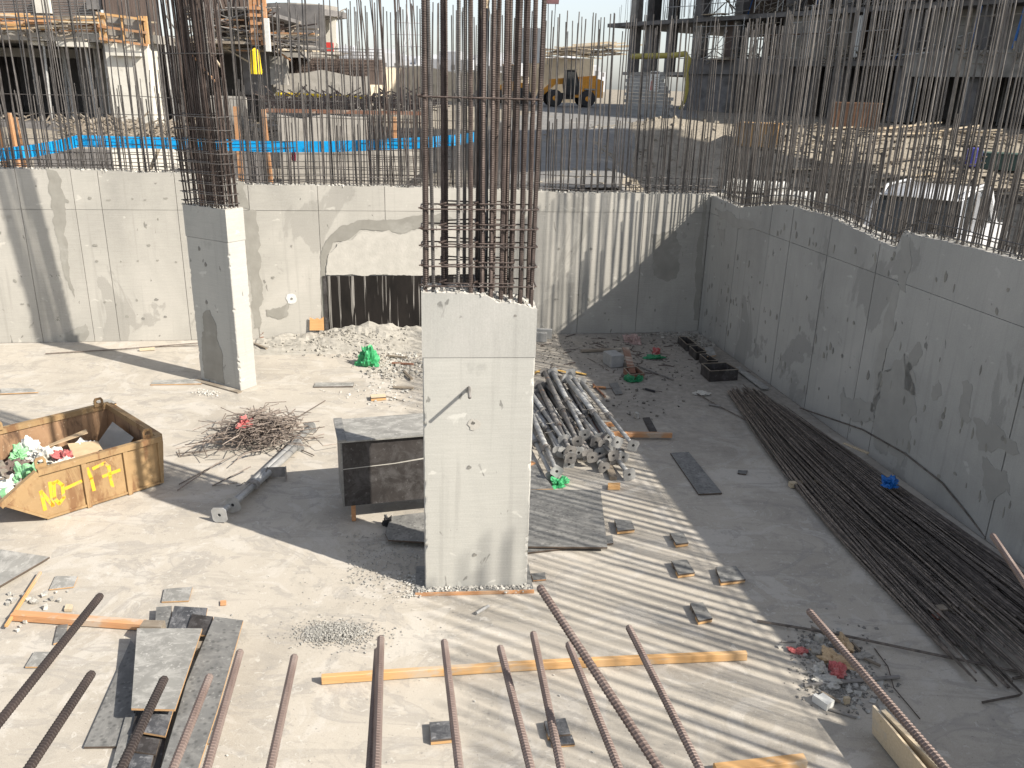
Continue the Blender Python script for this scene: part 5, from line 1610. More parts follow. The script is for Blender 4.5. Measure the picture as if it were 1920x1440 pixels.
for i in range(24):
    x0 = lx(185) - ox + i * .095
    b = MB(); b.box(x0, x0 + .088, 1.2, 1.24, lz(62) - oz, lz(-60) - oz + U_(-.1, .1)); b.build('shutter_board', m_fence, BL)
for i in range(26):
    b = MB(); z = lz(58) - oz + i * .065; b.box(lx(-200) - ox, lx(170) - ox, 1.6 + .02 * (i % 2), 1.66, z, z + .058)
    b.build('facade_slat', m_fence, BL)
bl('side_return', -200, -195, 0, 9, 78, 232, m_bconcd)
bl('window_block', 52, 82, 1.3, 1.58, -10, 22, m_bwhite)
bl('window_block', 152, 180, 1.3, 1.58, -10, 12, m_bconcd)
# timber edge protection
for px in (205, 212, 245, 278, 288):
    b = MB(); b.box(lx(px) - ox, lx(px) - ox + .12, -.35, -.23, lz(80) - oz, lz(28) - oz); b.build('timber_post', m_wood, BL)
for py, mt in ((30, m_wood), (54, m_woodo), (77, m_woodo)):
    b = MB(); b.bar((lx(205) - ox, -.4, lz(py - 5) - oz), (lx(292) - ox, -.4, lz(py + 5) - oz), .06, .09); b.build('timber_rail', mt, BL)
bl('timber_infill', 208, 286, -.2, -.15, 32, 78, m_bconc)
for k in range(46):
    px = U_(-20, 200); py = random.choice((34, 40, 46, 52, 57)) + U_(-3, 3); L = U_(.6, 2.4)
    x = lx(px) - ox; b = MB(); b.bar((x, U_(-.4, .3), lz(py) - oz), (x + L, U_(-.4, .3), lz(py + U_(-4, 4)) - oz), .1, .06)
    b.build('edge_timber', random.choice((m_wood, m_woodp, m_woodg, m_woodo)), BL)
for px, d in ((30, 1.5), (76, .4), (84, 2), (105, 1), (160, .6), (168, 1.6), (182, 2.2), (120, 3), (50, 3), (140, 2), (190, .4), (300, 1), (312, .5)):
    x = lx(px) - ox; b = MB(); b.tube([(x, d, lz(232) - oz), (x + U_(-.15, .15), d, lz(79) - oz)], .05, 6); b.build('prop', m_galv, BL)
# right wing with curved slab
for k, (nm, px0, px1, d0, d1, py0, py1, mt) in enumerate([('floor_slab', 300, 480, 3, 12, 72, 84, m_bconc), ('floor_slab', 480, 528, 4, 11, 80, 92, m_bconc), ('inner_wall', 405, 462, 3.6, 3.9, 84, 172, m_bconcd), ('inner_wall', 300, 470, 8, 8.3, 84, 230, m_bconcd), ('low_wall', 405, 470, -1, -.7, 172, 226, m_bconc), ('wall_panel', 466, 500, 3.2, 3.6, 92, 150, m_bconc), ('roof_slab', 300, 470, 3, 12, 0, 8, m_bconcd), ('column', 330, 350, 3.4, 4, 8, 72, m_bwhite), ('inner_wall', 400, 450, 7, 7.4, 8, 72, m_fence), ('floor_slab', 290, 500, -1.2, 2, 228, 236, m_bconc)]):
    bl(nm, px0, px1, d0, d1, py0, py1, mt)
for k in range(60):
    px = U_(300, 525); py = random.choice((20, 34, 46, 58, 66, 72, 80)) + U_(-4, 4); x = lx(px) - ox; L = U_(.4, 2.2); an = random.choice((0, 0, U_(-1, 1)))
    b = MB(); b.bar((x, U_(2, 3.2), lz(py) - oz), (x + L * cos(an), U_(2, 3.2), lz(py) - oz + L * sin(an)), .07, .06); b.build('edge_timber', random.choice((m_woodg, m_woodg, m_woodp, m_galvd, m_woodo)), BL)
for px in (452, 460, 470, 478):
    b = MB(); b.box(lx(px) - ox, lx(px) - ox + .13, 1.8, 1.95, lz(72) - oz, lz(-30) - oz); b.build('timber_post', m_woodo, BL)
for py in (0, 14, 30, 46, 60):
    b = MB(); b.bar((lx(450) - ox, 1.75, lz(py) - oz), (lx(481) - ox, 1.75, lz(py) - oz), .05, .12); b.build('timber_rail', m_woodo, BL)
b = MB(); b.box(lx(484) - ox, lx(492) - ox, 1.4, 1.6, lz(85) - oz, lz(20) - oz); b.build('white_pipe', m_white, BL)
bl('inner_wall', 290, 410, 6, 6.3, 8, 72, m_fence)
bl('inner_wall', 300, 520, 9, 9.3, -40, 72, m_bconcd)
bl('parapet', 300, 470, 2.6, 2.9, -60, 0, m_fence)
bl('column', 384, 400, 3.2, 3.8, 8, 72, m_bconc)
bl('column', 430, 442, 3.2, 3.8, 8, 72, m_bconcd)
bl('plank_deck', 296, 500, 1.9, 3.1, 66, 71, m_woodg)
for k in range(70):
    px = U_(290, 500); py = U_(0, 70); x = lx(px) - ox; b = MB(); v_ = R_() < .5
    if v_: b.tube([(x, U_(1.6, 2.8), lz(py) - oz), (x + U_(-.3, .3), U_(1.6, 2.8), lz(py) - oz + U_(.6, 1.8))], .03, 5)
    else: b.tube([(x, U_(1.6, 2.8), lz(py) - oz), (x + U_(.5, 1.8), U_(1.6, 2.8), lz(py) - oz + U_(-.5, .5))], .03, 5)
    b.build('scaffold_tube', random.choice((m_galvd, m_rebard, m_woodg, m_rebar)), BL)
b = MB()
for _ in range(260):
    px = U_(-20, 520); py = random.choice((60, 66, 74, 226, 230)) + U_(-5, 4); x = lx(px) - ox; z = lz(py) - oz; L = U_(.15, .7); an = U_(0, 3.14)
    yy = U_(-.5, .4) if px < 300 else U_(1.8, 3)
    b.bar((x, yy, z), (x + L * cos(an), yy + .2, z + L * sin(an) * .4), .05, .04)
q = b.build('edge_clutter', m_woodg, BL); q['kind'] = 'stuff'
# scrap in front of its base
b = MB()
for _ in range(500):
    px = U_(120, 500); p = at(px, 222, U_(30, 35.5)); p.z = gz(p.x, p.y) + U_(0, .5); an = U_(0, 3.14); L = U_(.1, .8)
    b.bar(p, p + Vector((cos(an), sin(an), U_(-.3, .6))) * L, .05, .05)
tag(b.build('scrap_heap', m_woodg), 'heap of grey scrap timber at the foot of the left building', 'scrap', None, 'stuff')

# ---- round tower behind it
random.seed(63)
TW = thing('unfinished_tower', 'far round concrete tower with open floor left of the sky', 'building', (at(545, 100, 66).x, 66, 3.3))
tx = TW.location.x
def tz(py): return at(545, py, 66).z - 3.3
def disc(nm, r, z0, z1, mat, n=26, jag=0, cx=0):
    b = MB(); b.prism([(cx + (r + U_(-jag, jag)) * cos(2 * pi * k / n), 4 + (r + U_(-jag, jag)) * sin(2 * pi * k / n), z1) for k in range(n)], (0, 0, z0 - z1)); return b.build(nm, mat, TW)
disc('floor_slab', 3.0, tz(99), tz(92), m_bconc, jag=.1)
disc('roof_slab', 3.2, tz(24), tz(12), m_bconcd, jag=.3, cx=.0)
disc('roof_slab', 2.7, tz(12), tz(2), m_bconc, jag=.1)
for x, y, w_ in ((-1.9, 1.6, .5), (.4, 1.2, .9), (1.6, 1.6, .45), (2.3, 3, .5), (-.4, 6.5, .5), (1.2, 6.5, .4)):
    bldg_box(TW, 'column', x, x + w_, y, y + .6, tz(92), tz(24), m_bwhite if x > 0 else m_bconc)
disc('drum_wall', 2.7, 0, tz(99), m_bconc)
for k in range(50):
    a_ = U_(0, 6.28); r = U_(2.4, 3.6); z = random.choice((tz(24), tz(12), tz(95))) + U_(-.2, .3)
    b = MB(); b.bar((r * cos(a_), 4 + r * sin(a_), z), (r * cos(a_) + U_(-1, 1), 4 + r * sin(a_) + U_(-.8, .8), z + U_(-.1, .2)), .08, .08); b.build('edge_timber', m_woodg, TW)
b = MB(); b.box(-.4, .4, -.3, .3, 0, .5); o = b.build('red_box', m_redp); o.location = at(612, 96, 55); tag(o, 'small red box on the far mesh left of the sky', 'box')

# ---- building on the right, in shade
random.seed(64)
FA = Vector((8.6, 76, 0)); FB = Vector((40, 31, 0))
MR2 = frame((FA.x, FA.y, 3.5), FB - FA)   # x along the facade towards the camera, y inward
BR_ = thing('unfinished_building', 'dark unfinished concrete building at right with scaffolding and open floors', 'building', M=MR2)
LR = (FB - FA).length
BR_.scale = (1, 1, .83)
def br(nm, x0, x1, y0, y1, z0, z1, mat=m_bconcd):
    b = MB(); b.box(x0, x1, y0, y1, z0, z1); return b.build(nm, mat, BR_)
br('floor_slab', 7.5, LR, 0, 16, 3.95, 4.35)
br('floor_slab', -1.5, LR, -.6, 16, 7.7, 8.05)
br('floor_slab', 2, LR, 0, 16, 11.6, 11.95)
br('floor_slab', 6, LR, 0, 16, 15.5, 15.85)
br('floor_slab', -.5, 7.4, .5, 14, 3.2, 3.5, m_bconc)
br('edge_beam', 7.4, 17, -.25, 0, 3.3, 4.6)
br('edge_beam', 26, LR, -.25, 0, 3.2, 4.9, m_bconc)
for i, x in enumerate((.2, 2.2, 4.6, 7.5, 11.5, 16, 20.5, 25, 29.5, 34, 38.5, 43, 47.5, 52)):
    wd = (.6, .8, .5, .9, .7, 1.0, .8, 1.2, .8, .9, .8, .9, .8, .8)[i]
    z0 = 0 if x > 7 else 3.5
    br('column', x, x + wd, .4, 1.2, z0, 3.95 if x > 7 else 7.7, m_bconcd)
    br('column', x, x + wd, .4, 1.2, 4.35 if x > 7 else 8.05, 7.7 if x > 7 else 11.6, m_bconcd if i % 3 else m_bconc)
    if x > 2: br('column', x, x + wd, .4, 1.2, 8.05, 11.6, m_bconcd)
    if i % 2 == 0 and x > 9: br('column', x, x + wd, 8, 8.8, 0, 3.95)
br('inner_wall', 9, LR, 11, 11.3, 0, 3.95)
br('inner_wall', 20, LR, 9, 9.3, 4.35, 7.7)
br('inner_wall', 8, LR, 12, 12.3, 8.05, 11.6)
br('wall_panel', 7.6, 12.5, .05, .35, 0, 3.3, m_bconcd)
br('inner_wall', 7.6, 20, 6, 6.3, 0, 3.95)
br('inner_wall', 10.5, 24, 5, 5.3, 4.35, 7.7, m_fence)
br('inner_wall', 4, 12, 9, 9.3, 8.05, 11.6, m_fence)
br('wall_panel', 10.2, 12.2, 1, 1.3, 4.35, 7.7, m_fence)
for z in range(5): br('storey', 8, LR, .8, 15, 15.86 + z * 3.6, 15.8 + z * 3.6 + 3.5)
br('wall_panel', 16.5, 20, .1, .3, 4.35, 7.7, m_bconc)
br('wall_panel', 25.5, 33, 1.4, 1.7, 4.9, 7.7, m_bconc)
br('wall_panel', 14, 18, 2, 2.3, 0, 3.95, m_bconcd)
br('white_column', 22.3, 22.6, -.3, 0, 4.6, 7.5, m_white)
# scaffold tubes on the facade
for k in range(260):
    x = U_(6, LR - 2); z = random.choice((4.4, 8.1, 12)); b = MB()
    if R_() < .45: b.tube([(x, U_(-.9, -.2), z), (x + U_(-.2, .2), U_(-.9, -.2), z + U_(2.2, 3.2))], .03, 5)
    elif R_() < .6: b.tube([(x, U_(-.9, -.2), z + U_(.3, 2.8)), (x + U_(1.5, 4), U_(-.9, -.2), z + U_(.3, 2.8))], .03, 5)
    else: b.bar((x, U_(-.9, .6), z + U_(0, .3)), (x + U_(1, 3.5), U_(-.9, .6), z + U_(0, .5)), .15, .06)
    b.build('scaffold_tube', random.choice((m_galv, m_galvd, m_woodg, m_galvd)), BR_)
for x in [8 + 2.1 * i for i in range(22)]:
    for z0, z1 in ((4.36, 7.68), (8.06, 11.58)):
        b = MB(); b.tube([(x + U_(-.5, .5), U_(.3, 3), z0), (x + U_(-.5, .5), U_(.3, 3), z1)], .035, 5); b.build('prop', m_galvd if R_() < .85 else m_pipeb, BR_)
for x in (29.8, 32.2):
    b = MB(); b.tube([(x, -.35, 4.9), (x + .3, -.35, 8.4)], .07, 6); b.build('prop', m_pipeb, BR_)
for k in range(36):
    x = U_(33, LR - 4); b = MB(); z = 4.9 + U_(.0, 1.0); b.bar((x, U_(-1, .2), z), (x + U_(1, 3), U_(-1, .2), z + U_(-.2, .4)), .12, .06); b.build('edge_timber', random.choice((m_woodg, m_woodp)), BR_)
for x in (38, 40.2, 43.5, 30, 27):
    b = MB(); b.tube([(x, -.2, .1), (x + U_(-.2, .2), -.2, 3.9)], .045, 6); b.build('prop', m_galv, BR_)
SF = thing('scaffold', 'tube scaffold with boards in front of the dark right building', 'scaffold', M=MR2)
SF.scale = (1, 1, .83)
for z0, z1, xa, xb in ((4.4, 7.9, 9, 24), (8.1, 12.5, 6, 45), (4.9, 8.0, 34, 50)):
    x = xa
    while x < xb:
        b = MB(); b.tube([(x, -1.1 + U_(-.1, .1), z0), (x + U_(-.08, .08), -1.1, z1 + U_(-.5, .8))], .035, 5); b.build('standard', random.choice((m_galv, m_galvd, m_galvd)), SF)
        b = MB(); b.tube([(x + .1, -.25, z0), (x + .1, -.25, z1)], .035, 5); b.build('standard', m_galvd, SF)
        if R_() < .5: b = MB(); b.tube([(x, -1.12, z0 + .2), (x + 1.7, -1.12, z0 + 2.4)], .028, 5); b.build('brace', m_galv, SF)
        if R_() < .6:
            zz_ = random.choice((z0 + .1, z0 + 1.9)); b = MB(); b.box(x - .2, x + 1.9, -1.05, -.35, zz_, zz_ + .05); b.build('plank', random.choice((m_woodg, m_woodp, m_woodb)), SF)
        x += U_(1.3, 2.1)
    for zz_ in (z0 + .95, z0 + 1.9, z0 + 2.8):
        x = xa
        while x < xb - 2:
            L = U_(2, 5); b = MB(); b.tube([(x, -1.15, zz_ + U_(-.1, .1)), (x + L, -1.15, zz_ + U_(-.1, .1))], .03, 5); b.build('ledger', random.choice((m_galv, m_galvd, m_woodg)), SF); x += L * U_(.9, 1.4)
b = MB()
for _ in range(420):
    x = U_(8, LR - 4); z = random.choice((4.4, 4.5, 8.1, 8.15, 4.0)) + abs(random.gauss(0, .25)); L = U_(.2, 1.3); an = random.choice((0, 1.57, U_(0, 3.14)))
    b.bar((x, U_(-1, 1.5), z), (x + L * cos(an), U_(-1, 1.5), z + L * abs(sin(an)) * .8), U_(.04, .12), .05)
q = b.build('edge_clutter', m_woodg, BR_); q['kind'] = 'stuff'
for k in range(26):
    x = U_(9, LR - 6); yy = U_(.5, 6); b = MB(); b.tube([(x, yy, 0), (x + U_(-.3, .3), yy, 3.9)], .05, 5); b.build('prop', m_galvd, BR_)
# rebar crown on the upper floors at its far end
b = MB()
for k in range(130):
    x = U_(-1, 9); z = 8.05 if x < 3 else random.choice((8.05, 11.95)); y = random.choice((.2, .6, 2, 4))
    b.tube([(x, y, z), (x + U_(-.1, .1), y, z + U_(1, 3.4))], .018, 4)
q = b.build('rebar_crown', m_rebard, BR_); q['kind'] = 'stuff'
# yellow sleeve along its edge
pts = [at(x, y, Y) for x, y, Y in ((1184, 106, 62), (1220, 105, 61), (1262, 104, 60), (1285, 101, 59.5), (1291, 112, 59.3), (1287, 135, 59.3), (1288, 165, 59.3), (1283, 190, 59.3), (1274, 205, 59.3))]
b = MB(); b.tube(pts, [.18, .19, .18, .2, .22, .14, .16, .12, .08], 8); tag(b.build('yellow_sleeve', m_yeld, origin=pts[3], smooth=True), 'dull yellow fabric sleeve hanging at the right building edge', 'sleeve')
# big unseen tower block added off to the right to shade the road
TB = thing('added_shade_tower', 'added tall concrete tower block, unseen right of the picture, shading the road', 'building', (27, 17.4, 1.7))
for k in range(9):
    b = MB(); b.box(-5, 5, -6.0, 6.3, k * 3.4 + 3.0, k * 3.4 + 3.4); b.build('floor_slab', m_bconc, TB)
    b = MB(); b.box(-4.6, 4.6, -5.6, 5.9, k * 3.4, k * 3.4 + 2.999); b.build('storey_wall', m_bconcd, TB)

# ---- block wall with safety sign
random.seed(65)
WA = at(1168, 205, 56); WBp = at(1256, 216, 52)
WA.z = gz(WA.x, WA.y) - .05
MW = frame(WA, Vector((WBp.x - WA.x, WBp.y - WA.y, 0)))
bw_ = thing('block_wall', 'grey concrete block wall with stepped right end below the yellow sleeve', 'wall', M=MW)
bb_ = MB(); bb_.box(.006, .394, 0, .2, .006, .194); me_blk = bb_.mesh('block', m_block)
LW = Vector((WBp.x - WA.x, WBp.y - WA.y, 0)).length
rows_ = 12
for r in range(rows_):
    n_ = int(LW / .4) - max(0, (r - 3)) // 3
    for i in range(n_):
        o = link('block', me_blk, bw_); o.location = (i * .4 + (.2 if r % 2 else 0), U_(-.01, .01), r * .2)
sg = thing('safety_sign', 'white safety poster board with red figure fixed on the block wall', 'sign', M=MW @ Matrix.Translation((LW * .56, -.06, 1.5)))
b = MB(); b.box(0, .85, 0, .02, 0, 1.15); b.build('board', m_white, sg)
b = MB(); b.box(.02, .83, -.004, -.001, .98, 1.1); b.build('header', m_bconcd, sg)
b = MB(); b.prism([(.06, -.004, .05), (.36, -.004, .05), (.34, -.004, .55), (.22, -.004, .7), (.1, -.004, .55)], (0, .003, 0)); b.build('figure', m_rose, sg)
b = MB(); b.prism([(.12, -.004, .7), (.34, -.004, .62), (.38, -.004, .9), (.2, -.004, .92)], (0, .003, 0)); b.build('figure', m_black, sg)
for k in range(6):
    b = MB(); b.box(.5, .8, -.004, -.001, .12 + k * .13, .16 + k * .13); b.build('text_line', m_bconcd, sg)

# ---- telehandler
random.seed(66)
TH = at(1068, 199, 68); TH.z = gz(TH.x, TH.y, False) + .05
th_ = thing('telehandler', 'orange yellow telehandler with dark cab on the road', 'machine', TH, .12)
def pt(nm, b, mt, smooth=False): return b.build(nm, mt, th_, smooth)
b = MB(); b.prism([(.2, -.9, .7), (2.35, -.9, .7), (2.35, -.9, 1.9), (2.0, -.9, 2.05), (.6, -.9, 2.05), (.2, -.9, 1.6)], (0, 1.8, 0)); pt('body', b, m_machine)
b = MB(); b.box(-1.6, .19, -.7, .7, .55, 1.0); pt('chassis', b, m_black)
b = MB(); b.prism([(-.55, -1.0, .9), (.45, -1.0, .9), (.5, -1.0, 1.7), (.2, -1.0, 2.62), (-.5, -1.0, 2.62), (-.65, -1.0, 1.6)], (0, .85, 0)); cb = pt('cab', b, m_black)
b = MB(); b.prism([(-.45, -1.012, 1.5), (.35, -1.012, 1.5), (.15, -1.012, 2.5), (-.42, -1.012, 2.5)], (0, .01, 0)); b.build('window', m_glass, cb)
b = MB(); b.box(-.6, .3, -1.05, -.1, 2.63, 2.72); b.build('cab_roof', m_woodp, cb)
b = MB(); b.bar((2.0, .25, 2.1), (-1.6, .25, 1.75), .35, .42); pt('boom', b, m_machine)
b = MB(); b.bar((-1.3, .25, 1.7), (-2.2, .25, .9), .3, .35); pt('boom_nose', b, m_machine)
b = MB(); b.prism([(-2.2, -.9, .3), (-3.0, -.9, .3), (-2.9, -.9, .45), (-2.45, -.9, .7), (-2.3, -.9, 1.15), (-2.15, -.9, 1.15)], (0, 2.0, 0)); pt('bucket', b, m_bconcd)
for x in (-1.35, 1.15):
    for y in (-1.12, .72):
        b = MB(); b.lathe([(.3, 0), (.58, .03), (.62, .1), (.62, .3), (.58, .38), (.3, .4)], 20, Matrix.Translation((x, y + .4, .62)) @ Matrix.Rotation(pi / 2, 4, 'X')); wh = pt('wheel', b, m_black)
        b = MB(); b.lathe([(.05, 0), (.3, .02), (.3, .1)], 16, Matrix.Translation((x, y - .01, .62)) @ Matrix.Rotation(-pi / 2, 4, 'X')); b.build('rim', m_machine, wh)
b = MB(); b.box(.9, 1.7, -1.1, -.91, 1.25, 1.35); pt('mudguard', b, m_bconc)
# loader partly hidden
LD = at(952, 197, 72); LD.z = gz(LD.x, LD.y, False) + .05
ld = thing('wheel_loader', 'yellow loader half hidden behind the column bars', 'machine', LD, -.2)
b = MB(); b.prism([(-.8, -.8, .7), (1.6, -.8, .7), (1.6, -.8, 1.6), (.3, -.8, 1.75), (-.8, -.8, 1.3)], (0, 1.6, 0)); b.build('body', m_machine, ld)
b = MB(); b.box(-.3, .7, -.7, .7, 1.76, 2.9); cb = b.build('cab', m_glass, ld)
b = MB(); b.box(-.4, .8, -.8, .8, 2.91, 3.0); b.build('cab_roof', m_machine, cb)
b = MB(); b.bar((-.8, 0, 1.3), (-2.2, 0, .6), .8, .3); b.build('arm', m_machine, ld)
b = MB(); b.prism([(-2.1, -1.1, .2), (-2.9, -1.1, .2), (-2.5, -1.1, .9), (-2.2, -1.1, 1.1)], (0, 2.2, 0)); b.build('bucket', m_bconcd, ld)
for x in (-.9, 1.1):
    for y in (-1.0, .62):
        b = MB(); b.lathe([(.25, 0), (.6, .03), (.65, .1), (.65, .3), (.6, .38), (.25, .4)], 18, Matrix.Translation((x, y + .4, .65)) @ Matrix.Rotation(pi / 2, 4, 'X')); b.build('wheel', m_black, ld)

# ---- far boundary wall, timber store, houses, pylon
random.seed(67)
a = at(985, 108, 95); c = at(1112, 108, 92)
slabwall('boundary_wall', 'sand coloured boundary wall behind the telehandler', a, c, 3.2, [(0, a.z), (1, a.z)], .3, m_sand)
a = at(690, 128, 75); c = at(992, 140, 92)
slabwall('boundary_wall', 'sandy broken bank behind the middle column bars', a, c, 3.2, [(0, a.z - 1), (.1, a.z), (.3, a.z + .4), (.5, a.z - .1), (.7, a.z + .3), (1, a.z - .2)], 3, m_sand)
GT = 'timbers of the store on the boundary wall'
for k in range(46):
    px = U_(1000, 1120); p = at(px, U_(84, 106), 93); L = U_(2, 5); b = MB(); b.bar((0, 0, 0), (L, U_(-1, 1), U_(-.4, .6)), .15, .12)
    o = b.build('stored_timber', random.choice((m_woodp, m_woodg, m_woodp))); o.location = p; tag(o, 'long timber or pipe stored above the sandy boundary wall', 'timber', GT)
b = MB(); b.box(-1, 1, -.5, .5, 0, 1.0); o = b.build('orange_box', m_wood); o.location = at(1004, 110, 90); tag(o, 'orange box on the boundary wall by the column bars', 'box')
b = MB(); b.box(-1.2, 1.2, -.5, .5, 0, 3.0); o = b.build('site_cabin', m_white); o.location = at(987, 118, 84); tag(o, 'white site cabin end right of the column bars', 'cabin')
GH = 'far pale houses along the skyline'
for k in range(34):
    px = 560 + k * 17 + U_(-8, 8); Y = U_(330, 520); p = at(px, 150, Y); h = U_(8, 15); wd = U_(10, 22)
    hs_ = thing('house', 'far pale house on the skyline', 'house', (p.x, Y, 3.5), U_(-.3, .3), GH)
    b = MB(); b.box(-wd / 2, wd / 2, 0, 12, 0, h); b.box(-wd / 4, wd / 6, 3, 9, h, h + U_(1.5, 3)); b.build('wall', m_far, hs_)
    for r in range(2):
        for i in range(4):
            x = -wd / 2 + wd * (i + .5) / 4; b = MB(); b.box(x - .7, x + .7, -.06, -.01, 1.2 + r * 3.6 + 2, 3.0 + r * 3.6 + 2); b.build('window', m_bconcd, hs_)
py_ = thing('pylon', 'faint lattice power pylon far behind the rebar', 'pylon', (at(765, 120, 420).x, 420, 3.5))
b = MB()
for s_ in (-1, 1):
    b.tube([(s_ * 4, 0, 0), (s_ * 1.2, 0, 22), (0, 0, 34)], .25, 4)
for z, w_ in ((18, 7), (23, 8), (28, 6)): b.tube([(-w_, 0, z), (w_, 0, z)], .22, 4)
for i in range(6): b.tube([(-4 + i * .45, 0, i * 3.6), (4 - (i + 1) * .45, 0, (i + 1) * 3.6)], .15, 4)
b.build('lattice', m_far, py_)
hb = thing('crane_hook', 'pink crane hook block hanging at the top of the picture', 'hook', at(1035, 4, 30))
b = MB(); b.prism([(-.22, -.08, -.05), (.22, -.08, -.05), (.24, -.08, .25), (.15, -.08, .45), (-.15, -.08, .45), (-.24, -.08, .25)], (0, .16, 0)); b.build('block', plain('faded pink paint', (.55, .28, .26), .6), hb)
b = MB(); b.tube([(0, 0, .45), (0, 0, 9)], .02, 5); b.build('rope', m_galvd, hb)
for s_ in (-.12, .12):
    b = MB(); b.tube([(s_, 0, -.05), (s_ * .6, 0, -1.9)], .012, 4); b.build('sling', m_galvd, hb)

# ---- ground clutter at right: boxes, barrel, boards, white grating
random.seed(68)
def crate(px, py, Y, sx, sy, sz, mt, lab, rz=.3, cat='box', nm='box'):
    p = gat(px, py); t = thing(nm, lab, cat, (p.x, p.y, gz(p.x, p.y) - .05), rz)
    b = MB(); b.box(-sx / 2, sx / 2, -sy / 2, sy / 2, 0, sz); b.build('body', mt, t)
    for x in (-sx / 2, 0, sx / 2):
        b = MB(); b.box(x - .04, x + .04, -sy / 2 - .03, -sy / 2 - .001, .02, sz - .02); b.build('batten', mt, t)
    b = MB(); b.box(-sx / 2 - .03, sx / 2 + .03, -sy / 2 - .03, sy / 2 + .03, sz + .001, sz + .05); b.build('lid', mt, t)
    return t
crate(1420, 274, 37, 1.5, 1.0, .85, m_wood, 'yellow lit crate standing among dirt right of the wall corner', -.5)
crate(1600, 240, 44, 1.9, 1.3, 1.0, m_brownb, 'brown box in front of the dark building', -.4)
crate(1880, 318, 28, 1.6, 1.0, .55, plain('dull green skip paint', (.06, .10, .085), .7), 'dark green low skip near the purple barrel', -.5)
p = gat(1823, 312); b = MB(); b.lathe([(.24, 0), (.27, .03), (.27, .3), (.28, .33), (.27, .36), (.27, .6), (.25, .66), (.1, .69)], 18); o = b.build('barrel', m_purple, smooth=False); o.location = (p.x, p.y, gz(p.x, p.y)); tag(o, 'purple blue plastic barrel on the dirt behind the car', 'barrel')
b = MB()
for _ in range(900):
    px = U_(1380, 1980); Y = U_(28, 44); p = at(px, 250, Y); p.z = gz(p.x, p.y) + U_(0, .12); an = random.gauss(.5, .8); L = U_(.2, 1.8)
    b.bar(p, p + Vector((cos(an), sin(an), U_(-.08, .15))) * L, U_(.05, .14), .04)
tag(b.build('timber_debris', [simple('dirty strewn timber', (.11, .09, .07), (.24, .205, .165), 3, .9, .3, 0)]), 'strewn grey boards and sticks on the dirt before the right building', 'debris', None, 'stuff')
b = MB()
for _ in range(900):
    px = U_(1180, 1980); Y = U_(19, 44); p = at(px, 250, Y); z = gz(p.x, p.y); r = U_(.03, .13); b.rock((p.x, p.y, z), r)
for _ in range(500):
    px = U_(1000, 1300); p = at(px, 250, U_(18.6, 42)); b.rock((p.x, p.y, gz(p.x, p.y)), U_(.02, .09))
tag(b.build('ground_stones', m_soil), 'stones and clods on the dirt outside the pit', 'stones', None, 'stuff')
for k in range(40):
    px = U_(1450, 1900); Y = U_(30, 42); p = at(px, 250, Y); L = U_(1.5, 3.5); an = random.gauss(.4, .6)
    b = MB(); b.bar((0, 0, 0), (L * cos(an), L * sin(an), U_(-.05, .3)), .16, .05); o = b.build('loose_board', random.choice((m_woodp, m_woodg, m_woodp))); o.location = (p.x, p.y, gz(p.x, p.y) + .12)
    tag(o, 'loose board lying on the dirt before the right building', 'board', 'loose boards before the right building')
# white plastic grating pile behind the wall corner
gp = thing('white_grating', 'white plastic grating pile behind the corner of the walls', 'grating', (4.65, 18.95, gz(4.65, 18.95)), -.35)
for L_, (x0, y0, z0) in enumerate(((0, 0, 1.30), (.05, .04, 1.40), (.9, -.3, 1.25))):
    for i in range(9):
        b = MB(); b.box(x0 - .1, x0 + 1.2, y0 + i * .11, y0 + i * .11 + .06, z0, z0 + .05); b.build('slat', m_white, gp)
    for i in range(8):
        b = MB(); b.box(x0 - .1 + i * .16, x0 - .04 + i * .16, y0, y0 + .95, z0 + .051, z0 + .075); b.build('slat', m_white, gp)
b = MB(); b.box(-.2, 2.1, -.35, 1.0, 0, 1.24); b.build('base_stack', m_offw, gp)

# ---- parked car beyond the right wall
CARP = Vector((8.2, 16.4, 0)); CARP.z = gz(CARP.x, CARP.y) - .05
car = thing('parked_car', 'silver white estate car parked beyond the right wall behind rebar', 'car', CARP, radians(52))
# local x forward (away), y left
def loft(nm, secs, mt, parent, smooth=True):
    b = MB(); n = len(secs[0])
    for s_ in secs: b.v += [tuple(p) for p in s_]
    for i in range(len(secs) - 1):
        for k in range(n):
            k2 = (k + 1) % n; b.f.append((i * n + k, i * n + k2, (i + 1) * n + k2, (i + 1) * n + k)); b.m.append(0)
    b.f.append(tuple(range(n - 1, -1, -1))); b.m.append(0)
    b.f.append(tuple((len(secs) - 1) * n + k for k in range(n))); b.m.append(0)
    return b.build(nm, mt, parent, smooth)
def csec(x, w_, z0, z1, r=.1):
    return [(x, -w_ + r, z0), (x, w_ - r, z0), (x, w_, z0 + r), (x, w_, z1 - r * 1.2), (x, w_ - r * .6, z1), (x, -w_ + r * .6, z1), (x, -w_, z1 - r * 1.2), (x, -w_, z0 + r)]
loft('body', [csec(-2.3, .80, .45, .95), csec(-2.2, .9, .32, 1.05), csec(-1.0, .93, .28, 1.08), csec(.6, .93, .28, 1.06), csec(1.4, .92, .28, 1.02), csec(2.1, .86, .32, .88), csec(2.35, .7, .42, .75)], m_carw, car)
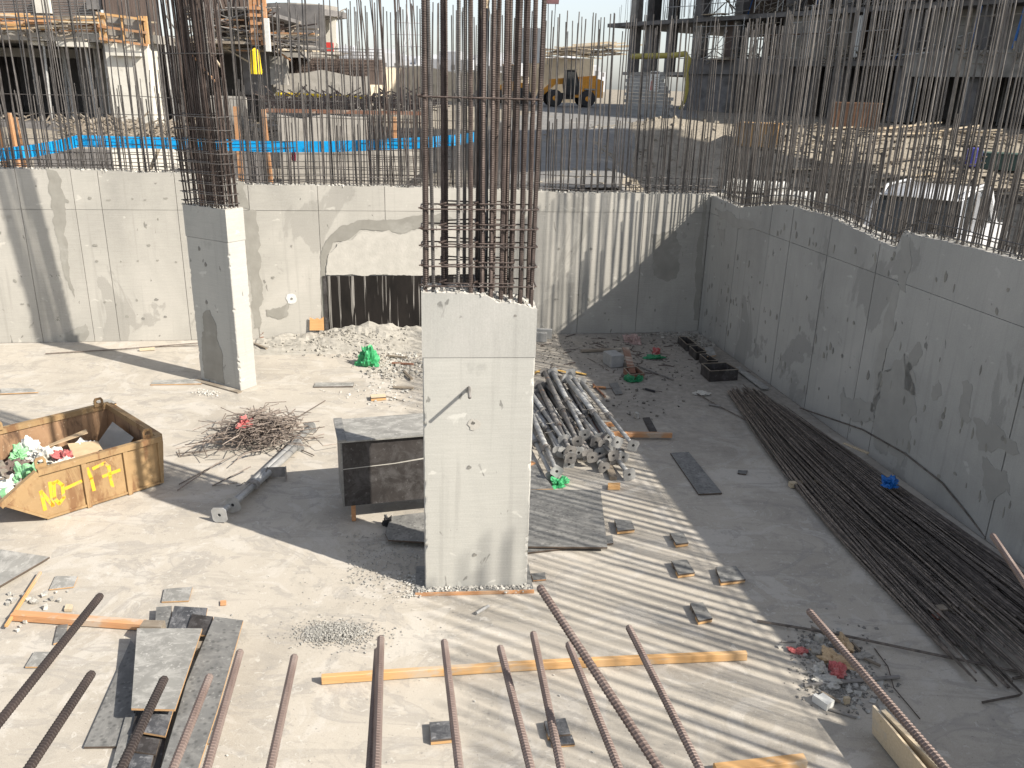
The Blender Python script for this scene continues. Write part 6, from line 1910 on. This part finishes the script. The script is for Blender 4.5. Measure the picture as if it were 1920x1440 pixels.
gh = loft('greenhouse', [csec(-2.22, .78, 1.0, 1.04, .02), csec(-1.98, .72, 1.0, 1.68, .1), csec(-1.0, .72, 1.0, 1.78, .1), csec(.1, .70, 1.0, 1.74, .1), csec(.9, .68, 1.0, 1.08, .03)], m_glass, car)
loft('roof', [csec(-2.02, .66, 1.69, 1.715, .01), csec(-1.0, .68, 1.785, 1.82, .012), csec(.15, .64, 1.745, 1.775, .01)], m_carw, gh)
for y in (-.72, .72):
    for (x0, z0, x1, z1) in ((-2.25, 1.02, -1.98, 1.72), (-1.0, 1.04, -1.02, 1.78), (-.1, 1.04, -.12, 1.76), (.95, 1.04, .12, 1.76)):
        b = MB(); b.bar((x0, y * 1.06, z0), (x1, y * .97, z1), .07, .09); b.build('pillar', m_carw, gh)
    b = MB(); b.tube([(-1.9, y * .9, 1.74), (-1.7, y * .9, 1.85), (-.2, y * .9, 1.85), (.1, y * .9, 1.78)], .025, 6); b.build('roof_rail', m_carw, gh)
    b = MB(); b.prism([(-2.31, y * 1.05 - .09, .75), (-2.31, y * 1.05 + .09, .75), (-2.28, y * 1.05 + .09, 1.02), (-2.28, y * 1.05 - .09, 1.02)], (-.02, 0, 0)); b.build('tail_light', m_redp, car)
b = MB(); b.prism([(-2.262, -.66, 1.08), (-2.262, .66, 1.08), (-2.075, .60, 1.62), (-2.075, -.60, 1.62)], (-.02, 0, 0)); b.build('rear_window', m_glass, car)
b = MB(); b.box(-2.42, -2.25, -.8, .8, .42, .62); b.build('bumper', m_carw, car)
b = MB(); b.box(-2.345, -2.325, -.28, .28, .74, .86); b.build('number_plate', m_white, car)
for x in (-1.45, 1.45):
    for y in (-.93, .93):
        b = MB(); b.lathe([(.1, 0), (.33, .01), (.36, .06), (.36, .18), (.33, .22), (.1, .23)], 20, Matrix.Translation((x, y + (.115 if y > 0 else .115), .36)) @ Matrix.Rotation(pi / 2, 4, 'X')); wh = b.build('wheel', m_black, car)
        b = MB(); b.lathe([(.03, 0), (.22, .01), (.23, .03)], 14, Matrix.Translation((x, y + (.117 if y > 0 else -.117), .36)) @ Matrix.Rotation(pi / 2 if y < 0 else -pi / 2, 4, 'X')); b.build('rim', m_galv, wh)
